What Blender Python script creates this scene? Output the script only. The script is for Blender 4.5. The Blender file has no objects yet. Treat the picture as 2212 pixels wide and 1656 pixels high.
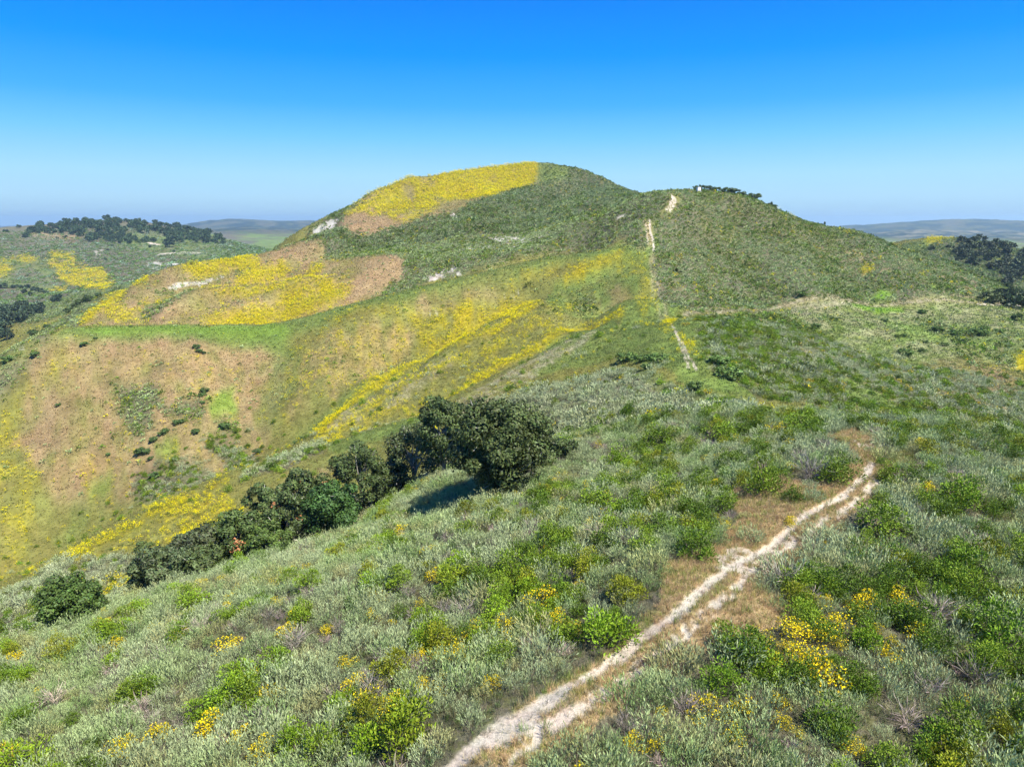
import bpy, bmesh, math, random, os
import numpy as np
from mathutils import Vector, Matrix

# ------------------------------------------------------------------ camera, sky, sun, exposure
random.seed(5)
rng = np.random.default_rng(11)
sc = bpy.context.scene
COL = sc.collection
PITCH = math.radians(13.4)
FOC = 1476.0                      # focal length in the units of a 2212 x 1656 frame
CAMZ = 20.0
cam_d = bpy.data.cameras.new('camera')
cam = bpy.data.objects.new('camera', cam_d)
COL.objects.link(cam)
cam.location = (0, 0, CAMZ)
cam.rotation_euler = (math.radians(90) - PITCH, 0, 0)
cam_d.sensor_width = 36.0
cam_d.lens = 36.0 * FOC / 2212.0
cam_d.clip_start = 0.5
cam_d.clip_end = 60000
sc.camera = cam

EXPO = 1.12
SUN_EL = math.radians(56)
SUN_AZ = math.radians(125)        # clockwise from +Y (the view direction): sun to the right, a little behind
wd = bpy.data.worlds.new('World')
sc.world = wd
wd.use_nodes = True
nt = wd.node_tree
nt.nodes.clear()
wo = nt.nodes.new('ShaderNodeOutputWorld')
bg = nt.nodes.new('ShaderNodeBackground')
sky = nt.nodes.new('ShaderNodeTexSky')
sky.sky_type = 'NISHITA'
sky.sun_disc = False
sky.sun_elevation = SUN_EL
sky.sun_rotation = SUN_AZ
sky.altitude = 300
sky.air_density = 1.0
sky.dust_density = 0.3
sky.ozone_density = 3.0
# the deep blue of the photograph's sky by height above the horizon, blended over the sky texture
tcw = nt.nodes.new('ShaderNodeTexCoord')
sxyz = nt.nodes.new('ShaderNodeSeparateXYZ')
nt.links.new(tcw.outputs['Generated'], sxyz.inputs[0])
ramp = nt.nodes.new('ShaderNodeValToRGB')
SKY_STOPS = [(0.0, (.40, .62, .84)), (.03, (.47, .77, 1.0)), (.06, (.42, .78, 1.08)), (.11, (.19, .63, 1.13)), (.15, (.06, .47, 1.12)), (.21, (.0, .34, 1.10)), (.274, (.0, .25, 1.06)), (1.0, (.0, .13, .62))]
cr = ramp.color_ramp
while len(cr.elements) < len(SKY_STOPS): cr.elements.new(0.5)
for e, (p_, c_) in zip(cr.elements, SKY_STOPS):
    e.position = p_
for e, (p_, c_) in zip(cr.elements, SKY_STOPS):
    e.color = (*c_, 1)
nt.links.new(sxyz.outputs['Z'], ramp.inputs[0])
sca = nt.nodes.new('ShaderNodeVectorMath'); sca.operation = 'SCALE'; sca.inputs['Scale'].default_value = 10.0 / 2 ** EXPO
nt.links.new(ramp.outputs['Color'], sca.inputs[0])
mixs = nt.nodes.new('ShaderNodeMix'); mixs.data_type = 'RGBA'; mixs.inputs['Factor'].default_value = 0.98
nt.links.new(sky.outputs['Color'], mixs.inputs[6]); nt.links.new(sca.outputs[0], mixs.inputs[7])
nt.links.new(mixs.outputs[2], bg.inputs['Color'])
bg.inputs['Strength'].default_value = 0.10
nt.links.new(bg.outputs['Background'], wo.inputs['Surface'])

sun_d = bpy.data.lights.new('sun', 'SUN')
sun_d.energy = 4.7
sun_d.angle = math.radians(0.53)
sun_d.color = (1.0, 0.95, 0.86)
sun = bpy.data.objects.new('sun', sun_d)
COL.objects.link(sun)
SUNV = Vector((math.sin(SUN_AZ) * math.cos(SUN_EL), math.cos(SUN_AZ) * math.cos(SUN_EL), math.sin(SUN_EL)))
sun.rotation_euler = SUNV.to_track_quat('Z', 'Y').to_euler()
sun.location = SUNV * 300

sc.render.engine = 'CYCLES'
sc.view_settings.view_transform = 'Standard'
sc.view_settings.look = 'None'
sc.view_settings.gamma = 1
sc.view_settings.exposure = EXPO
sc.view_settings.use_curve_mapping = False
cy = sc.cycles
cy.max_bounces = 5
cy.diffuse_bounces = 2
cy.glossy_bounces = 1
cy.transmission_bounces = 2
cy.transparent_max_bounces = 4
cy.volume_bounces = 0
cy.use_denoising = True
cy.denoiser = 'OPENIMAGEDENOISE'
cy.denoising_input_passes = 'RGB_ALBEDO_NORMAL'
cy.use_adaptive_sampling = True
cy.adaptive_threshold = 0.02
cy.caustics_reflective = False
cy.caustics_refractive = False

# ------------------------------------------------------------------ view geometry (turns a sighting into a place)
SP, CP = math.sin(PITCH), math.cos(PITCH)

def ray(x, y):
    a, b = (x - 1106.0) / FOC, (828.0 - y) / FOC
    return a, CP + b * SP, -SP + b * CP

def sight(x, y):
    """azimuth and slope (rise over ground distance) of a sighting"""
    a, f, u = ray(x, y)
    return math.atan2(a, f), u / math.hypot(a, f)

def place(x, y, D):
    """sighting at forward distance D -> azimuth, ground distance, height"""
    a, f, u = ray(x, y)
    k = D / f
    return math.atan2(a, f), math.hypot(a, f) * k, CAMZ + u * k

def project(X, Y, Z):
    dz = Z - CAMZ
    zc = Y * CP - dz * SP
    yc = Y * SP + dz * CP
    zc = np.where(zc < 0.1, 0.1, zc)
    return 1106.0 + FOC * X / zc, 828.0 - FOC * yc / zc

# ------------------------------------------------------------------ noise
_perm = rng.permutation(4096)
_g = rng.uniform(-1, 1, 4096)

def vnoise(x, y, seed=0):
    x = np.asarray(x, float) + seed * 17.31; y = np.asarray(y, float) - seed * 9.77
    xi = np.floor(x).astype(np.int64); yi = np.floor(y).astype(np.int64)
    fx = x - xi; fy = y - yi
    fx = fx * fx * fx * (fx * (fx * 6 - 15) + 10); fy = fy * fy * fy * (fy * (fy * 6 - 15) + 10)
    def h(i, j):
        return _g[_perm[(_perm[i & 4095] + j) & 4095]]
    a = h(xi, yi); b = h(xi + 1, yi); c = h(xi, yi + 1); d = h(xi + 1, yi + 1)
    return a + (b - a) * fx + (c - a) * fy + (a - b - c + d) * fx * fy

def fbm(x, y, seed=0, octv=4):
    s = 0; amp = 1; tot = 0
    for o in range(octv):
        s = s + amp * vnoise(x * 2 ** o * (1 + .07 * o), y * 2 ** o * (1 + .07 * o), seed + o * 3)
        tot += amp; amp *= 0.5
    return s / tot

# ------------------------------------------------------------------ the lie of the land
CTRL = []      # (azimuth, ln ground distance, height)
def P(*pts):
    for x, y, D in pts:
        t, r, z = place(x, y, D); CTRL.append((t, math.log(r), z))
def RIDGE(pts, back=1.12, drop=6.0, step=70.0):
    """a crest line: points along it and lower points behind it"""
    for i in range(len(pts) - 1):
        (x0, y0, d0), (x1, y1, d1) = pts[i], pts[i + 1]
        n = max(1, int(round(math.hypot(x1 - x0, y1 - y0) / step)))
        for k in range(n + (i == len(pts) - 2)):
            f = k / n
            D = math.exp(math.log(d0) + (math.log(d1) - math.log(d0)) * f)
            t, r, z = place(x0 + (x1 - x0) * f, y0 + (y1 - y0) * f, D)
            CTRL.append((t, math.log(r), z))
            if drop:
                CTRL.append((t, math.log(r * back), z - drop))

# near hill with the pale track along its top
P((980,1656,20.6),(1230,1490,24.6),(1480,1319,30.5),(1700,1140,42),(1880,1010,51),(1860,955,57),
  (1500,1656,21),(2212,1656,22),(1850,1500,25.5),(2212,1400,29.5),(2212,1200,40),(2212,1050,53),(2000,1150,41),
  (1700,1100,44),(1560,1200,37.5),(1500,1100,47),(1600,1000,57),(1700,930,68),(2400,1500,26),(2400,1200,40),
  (1200,1150,46),(1200,1300,35),(1000,1300,38),(1180,1500,24.6),(800,1400,34),(600,1300,42),(600,1500,31),(400,1500,33),
  (400,1350,45),(200,1500,36),(800,1200,54),(900,1120,66),(600,1656,25),(300,1656,26.5),(0,1656,28),(-150,1656,29),(-150,1520,40),(0,1510,38),
  (1100,1000,76),(1240,930,95),(1150,870,115),(1330,800,130),(1200,830,128),(1400,900,88),(1400,1000,68),(1500,860,96),
  (1350,1200,38),(1350,1450,27),(1000,1480,26.6),(1000,1130,54))
for az in (-.7,-.35,0,.35,.7):
    for rr, zz in ((9, 0.8),(13, 0.8)):
        CTRL.append((az, math.log(rr), zz - (1.2 + rr*.12 if az < -.3 else 0)))
RIDGE([(-150,1450,46),(0,1402,50),(200,1338,55),(330,1290,60),(500,1236,66),(600,1206,70),(665,1194,72),(745,1160,75),(793,1124,78),(857,1090,81),(905,1062,84)], back=1.14, drop=7.5)
RIDGE([(1650,893,76),(1800,895,74),(1950,908,72),(2100,925,71),(2212,945,70),(2380,975,69)], back=1.22, drop=5.5)
# gully of the oaks, and the spur beyond it
P((300,1225,99),(480,1140,103),(640,1075,108),(800,1010,112),(930,950,116),(120,1330,92),(-50,1400,88),
  (400,1150,111),(650,1035,120),(820,960,124),(1000,910,118),(1080,850,126),(200,1240,104),(100,1290,99),(-100,1340,96))
RIDGE([(-150,1335,110),(-30,1285,112),(60,1255,114),(180,1180,118),(300,1112,122),(490,1032,128),(690,968,136),(800,930,139),(900,900,141),(985,868,143),(1100,798,156),(1200,745,170),(1330,688,200)], back=1.10, drop=4.5)
P((1330,720,182),(1250,760,158),(1150,820,140))
# yellow streaked spur in the middle
P((800,925,158),(950,850,168),(1050,800,178),(1200,715,200),(1000,790,190),(1250,680,222))
RIDGE([(672,955,166),(760,895,175),(870,822,190),(1000,745,212),(1150,662,242)], back=1.07, drop=3.0)
P((1250,650,240),(1200,640,252),(1300,600,262),(1340,655,212))
# big brown slope and the green topped ridge above it
P((0,1250,150),(0,1150,163),(0,1050,180),(0,950,204),(-120,1200,150),(-120,1000,185),
  (250,1120,166),(250,1000,183),(250,900,203),(250,800,228),(470,1035,165),(450,950,182),(450,850,207),(450,765,236),
  (650,955,170),(640,880,192),(640,800,218),(640,730,246),(800,850,196),(800,760,228),(900,720,240),(1000,680,250),(1100,620,268),(1250,570,276))
RIDGE([(-150,840,232),(0,775,236),(70,735,243),(160,708,254),(300,704,262),(440,703,266),(560,700,268),(640,690,270),(760,658,274),(900,622,280),(1020,592,284),(1170,558,288),(1300,540,284)], back=1.06, drop=3.5)
# saddle and track up the right knoll
P((1490,790,112),(1540,850,100),(1440,850,103),(1450,700,165),(1425,650,208),(1415,600,240),(1408,545,272),(1405,505,290),(1403,475,305),(1430,455,318),(1452,435,330),
  (1400,750,142),(1550,760,132),(1370,680,195),(1370,620,236),(1480,690,188),(1500,677,214),(1350,545,278),(1330,510,300),(1380,480,312))
RIDGE([(1380,424,352),(1420,414,354),(1507,412,360),(1560,417,362),(1647,446,368),(1727,476,370),(1807,498,370),(1887,518,366),(1967,546,360),(2047,568,354),(2127,596,345),(2212,650,332),(2360,720,320)], back=1.15, drop=14)
P((1500,600,252),(1500,520,300),(1600,640,246),(1600,550,292),(1600,480,335),(1700,655,240),(1750,600,278),(1750,530,325),
  (1900,655,252),(1900,600,288),(1900,550,330),(2050,655,262),(2050,610,300),(2180,662,268),(2300,690,268))
# right hand basin
P((1600,700,172),(1700,750,150),(1850,820,130),(1650,860,102),(1800,868,108),(2000,888,118),(2212,918,118),(2360,940,118),(1650,800,122),
  (1950,830,138),(2100,850,140),(2212,850,148),(2212,750,192),(2000,700,222),(2000,760,185),(1800,700,205),(1850,760,175),(2212,690,238),(2360,780,185),(2360,700,245))
# yellow humps behind the green ridge
RIDGE([(165,703,300),(200,672,326),(280,621,365),(330,597,383),(390,576,400),(470,565,415),(560,552,428),(640,530,440)], back=1.12, drop=14)
P((250,690,302),(330,650,330),(420,690,300),(430,640,325),(520,620,352),(560,590,380),(560,660,318),(640,640,325),(650,580,375),
  (700,600,350),(760,560,372),(780,620,318),(850,600,322),(700,650,300),(1000,585,318),(930,560,355))
# sage spur behind, far left valley and wooded hill
RIDGE([(-150,880,300),(-60,820,310),(0,775,325),(100,712,372),(165,665,410),(215,640,430)], back=1.15, drop=16)
P((0,800,300),(60,760,310))
P((0,740,480),(60,690,520),(150,670,540),(0,700,560),(100,655,620),(200,655,600),(260,625,640),(0,640,720),(150,620,760),(300,605,760),
  (0,580,900),(150,560,960),(300,570,900),(420,565,860),(500,560,800),(100,520,1120),(250,520,1150),(400,530,1120),(480,540,1050),(-140,640,700),(-140,560,950))
RIDGE([(-150,500,1250),(0,493,1300),(90,488,1330),(150,481,1350),(250,477,1370),(330,484,1380),(400,498,1380),(480,514,1360),(540,530,1320),(600,545,1280)], back=1.2, drop=45)
# mountain
RIDGE([(640,523,500),(665,505,505),(700,481,515),(740,456,540),(800,426,565),(880,399,585),(960,379,610),(1050,363,640),(1150,357,660),(1230,363,655),(1300,385,630),(1380,418,590),(1500,450,560)], back=1.14, drop=32)
P((700,520,440),(760,500,470),(740,490,500),(800,455,535),(850,430,555),(900,480,462),(900,430,535),(1000,430,540),(1000,480,455),(1100,400,600),(1100,450,500),(1170,405,600),
  (1200,440,515),(1250,400,600),(850,540,405),(950,520,410),(1050,550,350),(1100,510,395),(1200,500,390),(1200,540,330),(1300,440,500),(1300,480,420),(1340,450,470),(1250,470,440),(1000,560,360),(1350,430,520),(1100,560,325))
# right hill with oaks
RIDGE([(1900,560,640),(1945,532,620),(2000,519,610),(2060,516,600),(2130,528,590),(2212,548,580),(2360,590,560)], back=1.2, drop=30)
P((2150,580,500),(2212,620,450),(2212,650,410),(2360,680,420))
# distant country
P((560,516,2600),(640,520,2600),(700,520,2600),(480,505,3000),(1500,520,2300),(1000,530,2300),(1000,500,4000),(0,520,3000),(0,505,5000),(300,505,4500),
  (1800,530,2300),(2000,530,2200),(2212,530,2300),(1850,512,3600),(2050,505,4000),(2212,506,4200),(-150,510,4000),(2360,510,4000),(1500,500,4500),
  (-150,494,9000),(200,494,9000),(1000,494,9500),(1400,494,9500),(-150,495,15500),(500,495,15500),(1000,495,15500),(1500,495,15500),(2360,495,15500),(2100,495,9500))
RIDGE([(330,497,6000),(400,488,6200),(450,479,6400),(500,475,6500),(560,474,6500),(600,479,6500),(650,477,6500),(700,480,6500),(800,488,6600)], back=1.2, drop=110, step=50)
RIDGE([(430,500,4600),(520,492,4700),(620,496,4700),(720,503,4700)], back=1.12, drop=30, step=60)
RIDGE([(1650,497,6500),(1750,490,6500),(1850,485,6300),(1950,480,6200),(2050,475,6200),(2130,474,6200),(2212,477,6200),(2360,477,6200)], back=1.2, drop=110)
RIDGE([(1800,508,4200),(1900,500,4300),(2000,496,4400),(2100,499,4400),(2250,503,4400)], back=1.12, drop=25)

C = np.array(CTRL)
_az, _ln = C[:, 0], C[:, 1]
_val = C[:, 2] / np.exp(C[:, 1])
def _U(d2):
    return 0.5 * d2 * np.log(d2 + 1e-12)
n = len(C)
K = _U((_az[:, None] - _az[None]) ** 2 + (_ln[:, None] - _ln[None]) ** 2) + np.eye(n) * 2e-6
Pm = np.stack([np.ones(n), _az, _ln], 1)
A = np.zeros((n + 3, n + 3)); A[:n, :n] = K; A[:n, n:] = Pm; A[n:, :n] = Pm.T
_w = np.linalg.solve(A, np.concatenate([_val, np.zeros(3)]))

AZM = 0.96                      # half width of the finely built sector; the sheet goes on behind the camera, coarser
NA, NR = 1130, 880
AZ = np.linspace(-AZM, AZM, NA)
_t = np.linspace(0, 1, NR)
LR = math.log(7.0) + (math.log(16000.0) - math.log(7.0)) * _t
AA, LL = np.meshgrid(AZ, LR, indexing='ij')
def smooth_slope(az, ln):
    out = np.empty(az.size)
    a = az.ravel(); l = ln.ravel()
    for s in range(0, a.size, 60000):
        e = s + 60000
        k = _U((a[s:e, None] - _az[None]) ** 2 + (l[s:e, None] - _ln[None]) ** 2)
        out[s:e] = k @ _w[:n] + _w[n] + _w[n + 1] * a[s:e] + _w[n + 2] * l[s:e]
    return out.reshape(az.shape)
# evaluate on a coarser grid and interpolate smoothly (Catmull-Rom in both directions)
def cubic_up(G, n_new, axis):
    G = np.moveaxis(G, axis, 0); m = G.shape[0]
    x = np.linspace(0, m - 1, n_new); i = np.clip(np.floor(x).astype(int), 0, m - 2); f = (x - i)[:, None]
    g = lambda k: G[np.clip(i + k, 0, m - 1)]
    p0, p1, p2, p3 = g(-1), g(0), g(1), g(2)
    o = p1 + 0.5 * f * (p2 - p0 + f * (2 * p0 - 5 * p1 + 4 * p2 - p3 + f * (3 * (p1 - p2) + p3 - p0)))
    return np.moveaxis(o, 0, axis)
_ca, _cl = np.meshgrid(np.linspace(-AZM, AZM, 380), np.linspace(LR[0], LR[-1], 352), indexing='ij')
S = cubic_up(cubic_up(smooth_slope(np.clip(_ca, -.80, .80), _cl), NA, 0), NR, 1)
RR = np.exp(LL)
XX = RR * np.sin(AA); YY = RR * np.cos(AA)
# rills, gullies and small lumps
far = np.clip((RR - 150) / 250, 0, 1)
bump = 0.16 * fbm(XX / 4, YY / 4, 1, 3) * np.clip(RR / 40, .5, 3) \
     + 0.5 * fbm(XX / 17, YY / 17, 2, 3) * np.clip((RR - 25) / 60, 0.15, 1) * (0.45 + 1.2 * far) \
     + 5.0 * (0.35 - np.abs(fbm(XX / 70, YY / 90, 5, 3))) * np.clip((RR - 380) / 300, 0, 1) \
     + 22.0 * fbm(XX / 420, YY / 420, 7, 4) * np.clip((RR - 1500) / 2500, 0, 1)
ZZ = S * RR + bump

# spurs that stand out of the slopes
def swell(pts, h, w, lo, hi):
    global ZZ
    q = []
    for (px, py) in pts:
        az, sl = sight(px, py); i = int(np.clip(round((az - AZ[0]) / (AZ[1] - AZ[0])), 0, NA - 1))
        idx = np.nonzero((RR[i] > lo) & (RR[i] < hi))[0]; v = (S[i, idx] * RR[i, idx] - CAMZ) / RR[i, idx]
        hh = np.nonzero(v >= sl)[0]; j = idx[hh[0] if len(hh) else int(np.argmax(v))]
        q.append((XX[i, j], YY[i, j]))
    d = np.full(XX.shape, 1e9)
    for (ax, ay), (bx, by) in zip(q[:-1], q[1:]):
        t = np.clip(((XX - ax) * (bx - ax) + (YY - ay) * (by - ay)) / ((bx - ax) ** 2 + (by - ay) ** 2 + 1e-6), 0, 1)
        d = np.minimum(d, np.hypot(XX - ax - t * (bx - ax), YY - ay - t * (by - ay)))
    ZZ = ZZ + h * np.exp(-(d / w) ** 2)
swell([(414,646),(468,638),(594,630),(700,622)], 3.0, 9, 270, 470)
swell([(440,702),(504,684),(576,655),(648,633)], 3.0, 9, 270, 470)
swell([(508,621),(554,594),(612,576)], 3.0, 10, 270, 470)
swell([(884,400),(820,438),(756,477),(700,540)], 5.0, 16, 330, 900)
swell([(1180,412),(1064,445),(960,505),(870,565)], 5.0, 24, 330, 900)
swell([(1300,430),(1180,480),(1060,560)], 4.0, 24, 330, 900)
swell([(1280,455),(1230,520),(1190,550)], 3.0, 12, 280, 600)
swell([(1640,450),(1700,540),(1750,640)], 2.5, 18, 220, 420)
swell([(1850,520),(1950,600),(2000,645)], 2.5, 16, 220, 420)
swell([(690,948),(756,895),(878,806),(997,749),(1156,657)], 2.2, 7, 150, 270)
swell([(985,868),(1066,808),(1181,748),(1336,686)], 1.4, 6, 120, 230)
swell([(1195,630),(1267,585),(1340,560)], 2.5, 8, 200, 300)
swell([(610,745),(590,830),(555,930)], -3.0, 11, 150, 265)
swell([(520,725),(500,850),(480,1000)], -1.8, 9, 150, 265)
swell([(780,680),(720,790),(680,880)], 2.2, 10, 160, 275)
swell([(400,725),(370,850),(330,1010)], 1.8, 11, 150, 265)
swell([(240,725),(180,850),(110,1020)], 2.2, 12, 150, 265)
swell([(960,650),(900,720),(860,770)], -2.0, 9, 180, 290)
swell([(1260,395),(1160,460),(1090,545)], -4.0, 14, 330, 800)
swell([(1010,455),(940,500),(880,590)], -3.0, 12, 310, 800)
swell([(1560,450),(1600,560),(1640,650)], -2.0, 14, 220, 420)
swell([(1780,530),(1830,600),(1860,650)], -1.8, 12, 220, 420)

# ------------------------------------------------------------------ helpers for materials and meshes
def node_mat(name, rough=0.85):
    m = bpy.data.materials.new(name); m.use_nodes = True
    nt = m.node_tree
    b = nt.nodes['Principled BSDF']
    b.inputs['Roughness'].default_value = rough
    b.inputs['Specular IOR Level'].default_value = 0.2
    return m, nt, b
def build_mesh(name, verts, faces, mat=None, smooth=False):
    me = bpy.data.meshes.new(name)
    verts = np.asarray(verts, np.float32)
    faces = np.asarray(faces, np.int32)
    me.vertices.add(len(verts)); me.vertices.foreach_set('co', verts.ravel())
    k = faces.shape[1]
    me.loops.add(faces.size); me.loops.foreach_set('vertex_index', faces.ravel())
    me.polygons.add(len(faces)); me.polygons.foreach_set('loop_start', np.arange(0, faces.size, k, dtype=np.int32))
    me.polygons.foreach_set('loop_total', np.full(len(faces), k, np.int32))
    me.update(calc_edges=True)
    if smooth: me.polygons.foreach_set('use_smooth', np.ones(len(faces), bool))
    if mat: me.materials.append(mat)
    return me
def link(name, data, label=None, category=None, group=None, kind=None, parent=None):
    o = bpy.data.objects.new(name, data); COL.objects.link(o)
    if label: o['label'] = label
    if category: o['category'] = category
    if group: o['group'] = group
    if kind: o['kind'] = kind
    if parent: o.parent = parent
    return o

# ------------------------------------------------------------------ land cover (what grows where)
_sm = (S * RR - CAMZ) / RR
def loc(x, y, lo=0, hi=1e9):
    """where a sighting meets the ground between two distances (or the crest it grazes)"""
    az, sl = sight(x, y)
    i = int(np.clip(round((az - AZ[0]) / (AZ[1] - AZ[0])), 0, NA - 1))
    ok = (RR[i] * math.cos(az) >= lo) & (RR[i] * math.cos(az) <= hi)
    idx = np.nonzero(ok)[0]
    v = _sm[i, idx]
    h = np.nonzero(v >= sl)[0]
    j = h[0] if len(h) else int(np.argmax(v))
    j0 = idx[j]
    ln = LR[j0]
    if len(h) and j > 0:
        va, vb = v[j - 1], v[j]
        ln = LR[j0 - 1] + (LR[j0] - LR[j0 - 1]) * (sl - va) / max(vb - va, 1e-9)
    return az, ln
CLS = ['grs', 'dry', 'olv', 'yel', 'sag', 'grn', 'roc', 'pat', 'tan', 'brt', 'orr']
GCOL = dict(grs=(.128, .175, .04), dry=(.285, .20, .10), olv=(.172, .168, .045), yel=(.27, .22, .015), sag=(.12, .112, .07),
            grn=(.115, .115, .045), roc=(.50, .47, .40), pat=(.44, .385, .30), tan=(.34, .30, .20), brt=(.15, .26, .025), orr=(.37, .27, .14))
W = {c: np.zeros((NA, NR), np.float32) for c in CLS}
W['olv'][:] = 1
n_lo = fbm(AA * 40, LL * 40, 21, 3); n_hi = fbm(AA * 130, LL * 130, 22, 3)
n_w1 = fbm(AA * 28, LL * 28, 23, 4); n_w2 = fbm(AA * 28, LL * 28, 24, 4)
n_f1 = fbm(AA * 170, LL * 170, 27, 2); n_f2 = fbm(AA * 170, LL * 170, 28, 2)
n_p = fbm(AA * 75, LL * 75, 25, 4); n_p2 = fbm(AA * 200, LL * 200, 26, 3)
AW = AA + 0.009 * n_w1 + 0.003 * n_f1
LW = LL + 0.014 * n_w2 + 0.007 * n_f2

def lay(c, m):
    for k in CLS: W[k] *= (1 - m)
    W[c] += m
def poly(c, pts, a=1.0, lo=0, hi=1e9, patch=None):
    p = np.array([loc(x, y, lo, hi) for x, y in pts])
    i0, i1 = np.clip(((p[:, 0].min() - .03 - AZ[0]) / (AZ[1] - AZ[0]), (p[:, 0].max() + .03 - AZ[0]) / (AZ[1] - AZ[0])), 0, NA).astype(int)
    dl = LR[1] - LR[0]
    j0, j1 = np.clip(((p[:, 1].min() - .05 - LR[0]) / dl, (p[:, 1].max() + .05 - LR[0]) / dl), 0, NR).astype(int)
    a_ = AW[i0:i1, j0:j1]; l_ = LW[i0:i1, j0:j1]
    ins = np.zeros(a_.shape, bool)
    for k in range(len(p)):
        (x0, y0), (x1, y1) = p[k], p[k - 1]
        if y0 == y1: continue
        ins ^= ((y0 > l_) != (y1 > l_)) & (a_ < (x1 - x0) * (l_ - y0) / (y1 - y0) + x0)
    m = np.zeros((NA, NR), np.float32)
    mm = ins.astype(np.float32) * a
    if patch is not None:            # only in patches: patch = share left covered
        q = n_p[i0:i1, j0:j1] + .5 * n_p2[i0:i1, j0:j1]
        mm = mm * np.clip((q - np.quantile(n_p, 1 - patch)) * 4 + .5, 0, 1)
    m[i0:i1, j0:j1] = mm
    lay(c, m)
def stroke(c, pts, w, a=1.0, lo=0, hi=1e9, rag=.35, patch=None):
    p = np.array([loc(x, y, lo, hi) for x, y in pts])
    px, py = np.exp(p[:, 1]) * np.sin(p[:, 0]), np.exp(p[:, 1]) * np.cos(p[:, 0])
    i0, i1 = np.clip(((p[:, 0].min() - .06 - AZ[0]) / (AZ[1] - AZ[0]), (p[:, 0].max() + .06 - AZ[0]) / (AZ[1] - AZ[0])), 0, NA).astype(int)
    j0, j1 = np.clip(((p[:, 1].min() - .12 - LR[0]) / (LR[1] - LR[0]), (p[:, 1].max() + .12 - LR[0]) / (LR[1] - LR[0])), 0, NR).astype(int)
    x = XX[i0:i1, j0:j1]; y = YY[i0:i1, j0:j1]
    d = np.full(x.shape, 1e9)
    for k in range(len(p) - 1):
        ex, ey = px[k + 1] - px[k], py[k + 1] - py[k]
        t = np.clip(((x - px[k]) * ex + (y - py[k]) * ey) / (ex * ex + ey * ey + 1e-9), 0, 1)
        d = np.minimum(d, np.hypot(x - px[k] - t * ex, y - py[k] - t * ey))
    rg = fbm(x / (w * 1.3), y / (w * 1.3), 31, 3)
    mm = np.clip((w / 2 * (1 + rag * 2 * rg) - d) / (w * .18) + .5, 0, 1) * a
    if patch is not None:
        q = n_p[i0:i1, j0:j1] + .5 * n_p2[i0:i1, j0:j1]
        mm = mm * np.clip((q - np.quantile(n_p, 1 - patch)) * 4 + .5, 0, 1)
    m = np.zeros((NA, NR), np.float32); m[i0:i1, j0:j1] = mm
    lay(c, m)
    return m

# far country and the wooded hill on the left
lay('sag', ((RR > 700) * 1.0).astype(np.float32))
lay('grs', ((RR > 1600) * np.clip(n_lo * 3 + .4, 0, 1)).astype(np.float32))
lay('grn', ((RR > 3800) * np.clip(n_p * 3 + .7, 0, 1)).astype(np.float32))
poly('tan', [(1900,500),(2100,497),(2300,500),(2212,515),(1950,512)], .7, 1600, 9000, .5)
poly('grs', [(400,512),(560,516),(700,517),(700,540),(560,545),(480,540)], .95, 1300, 4000)
poly('sag', [(-200,505),(0,493),(250,478),(400,497),(600,545),(600,600),(300,640),(200,700),(-200,760)], 1, 500, 1500)
poly('grs', [(250,500),(360,510),(470,530),(560,560),(420,560),(330,545),(260,535)], .7, 700, 1500, .7)
poly('grs', [(0,560),(110,560),(110,640),(60,625),(0,620)], .6, 500, 1400)
poly('sag', [(20,590),(80,575),(110,610),(100,622),(40,615)], .8, 500, 1400)
poly('yel', [(105,545),(158,549),(171,571),(235,592),(241,624),(214,639),(137,613),(120,592),(111,562)], .9, 500, 1500, .82)
poly('sag', [(122,559),(148,557),(146,566),(120,567)], .8, 500, 1500)
poly('yel', [(0,556),(17,571),(34,581),(13,592),(0,600)], .8, 500, 1500)
poly('yel', [(19,558),(81,555),(81,563),(51,569)], .8, 500, 1500)
poly('yel', [(107,623),(137,622),(137,630),(107,632)], .8, 500, 1500)
poly('roc', [(207,545),(221,542),(222,551),(212,552)], .9, 700, 1500)
poly('roc', [(301,575),(333,564),(406,568),(350,583)], .9, 600, 1500, .45)
stroke('pat', [(353,548),(380,546),(406,543),(442,545)], 14, 1, 700, 1500)
stroke('pat', [(325,527),(345,530)], 10, 1, 700, 1500)
poly('dry', [(60,500),(110,500),(180,512),(175,522),(60,508)], .5, 900, 1500)
# mountain
MTN = [(610,540),(665,505),(700,481),(740,456),(800,426),(880,399),(960,379),(1050,363),(1150,352),(1230,358),(1300,380),(1380,415),(1410,440),(1400,475),(1330,512),(1300,538),(1170,557),(1020,591),(900,621),(760,657),(640,690),(640,560)]
poly('sag', MTN, 1, 286, 800)
poly('grn', MTN, .75, 286, 800, .55)
poly('dry', [(700,519),(740,490),(756,474),(800,446),(880,399),(960,379),(1050,363),(1170,355),(1170,408),(1066,438),(979,462),(915,478),(835,498),(760,516)], 1, 330, 900)
poly('olv', [(800,446),(880,399),(960,379),(1050,363),(1170,355),(1170,408),(1066,438),(979,462),(900,470),(820,470)], .6, 330, 900)
poly('yel', [(918,394),(997,372),(1080,360),(1165,352),(1172,372),(1150,392),(1163,406),(1087,427),(1066,438),(961,424),(936,408)], .97, 400, 900, .93)
poly('yel', [(886,396),(929,406),(979,428),(929,462),(871,486),(781,466),(756,473)], .9, 400, 900, .62)
stroke('yel', [(886,397),(820,438),(756,475)], 7, .95, 400, 900)
stroke('yel', [(886,399),(930,412),(980,427),(1060,435)], 10, .95, 400, 900)
poly('grs', [(1172,352),(1240,358),(1215,390),(1185,410),(1160,408)], .8, 400, 900)
poly('yel', [(770,445),(830,415),(838,420),(790,448)], .6, 400, 900)
poly('dry', [(800,430),(860,408),(790,455),(735,485),(745,465)], .6, 400, 900)
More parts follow.
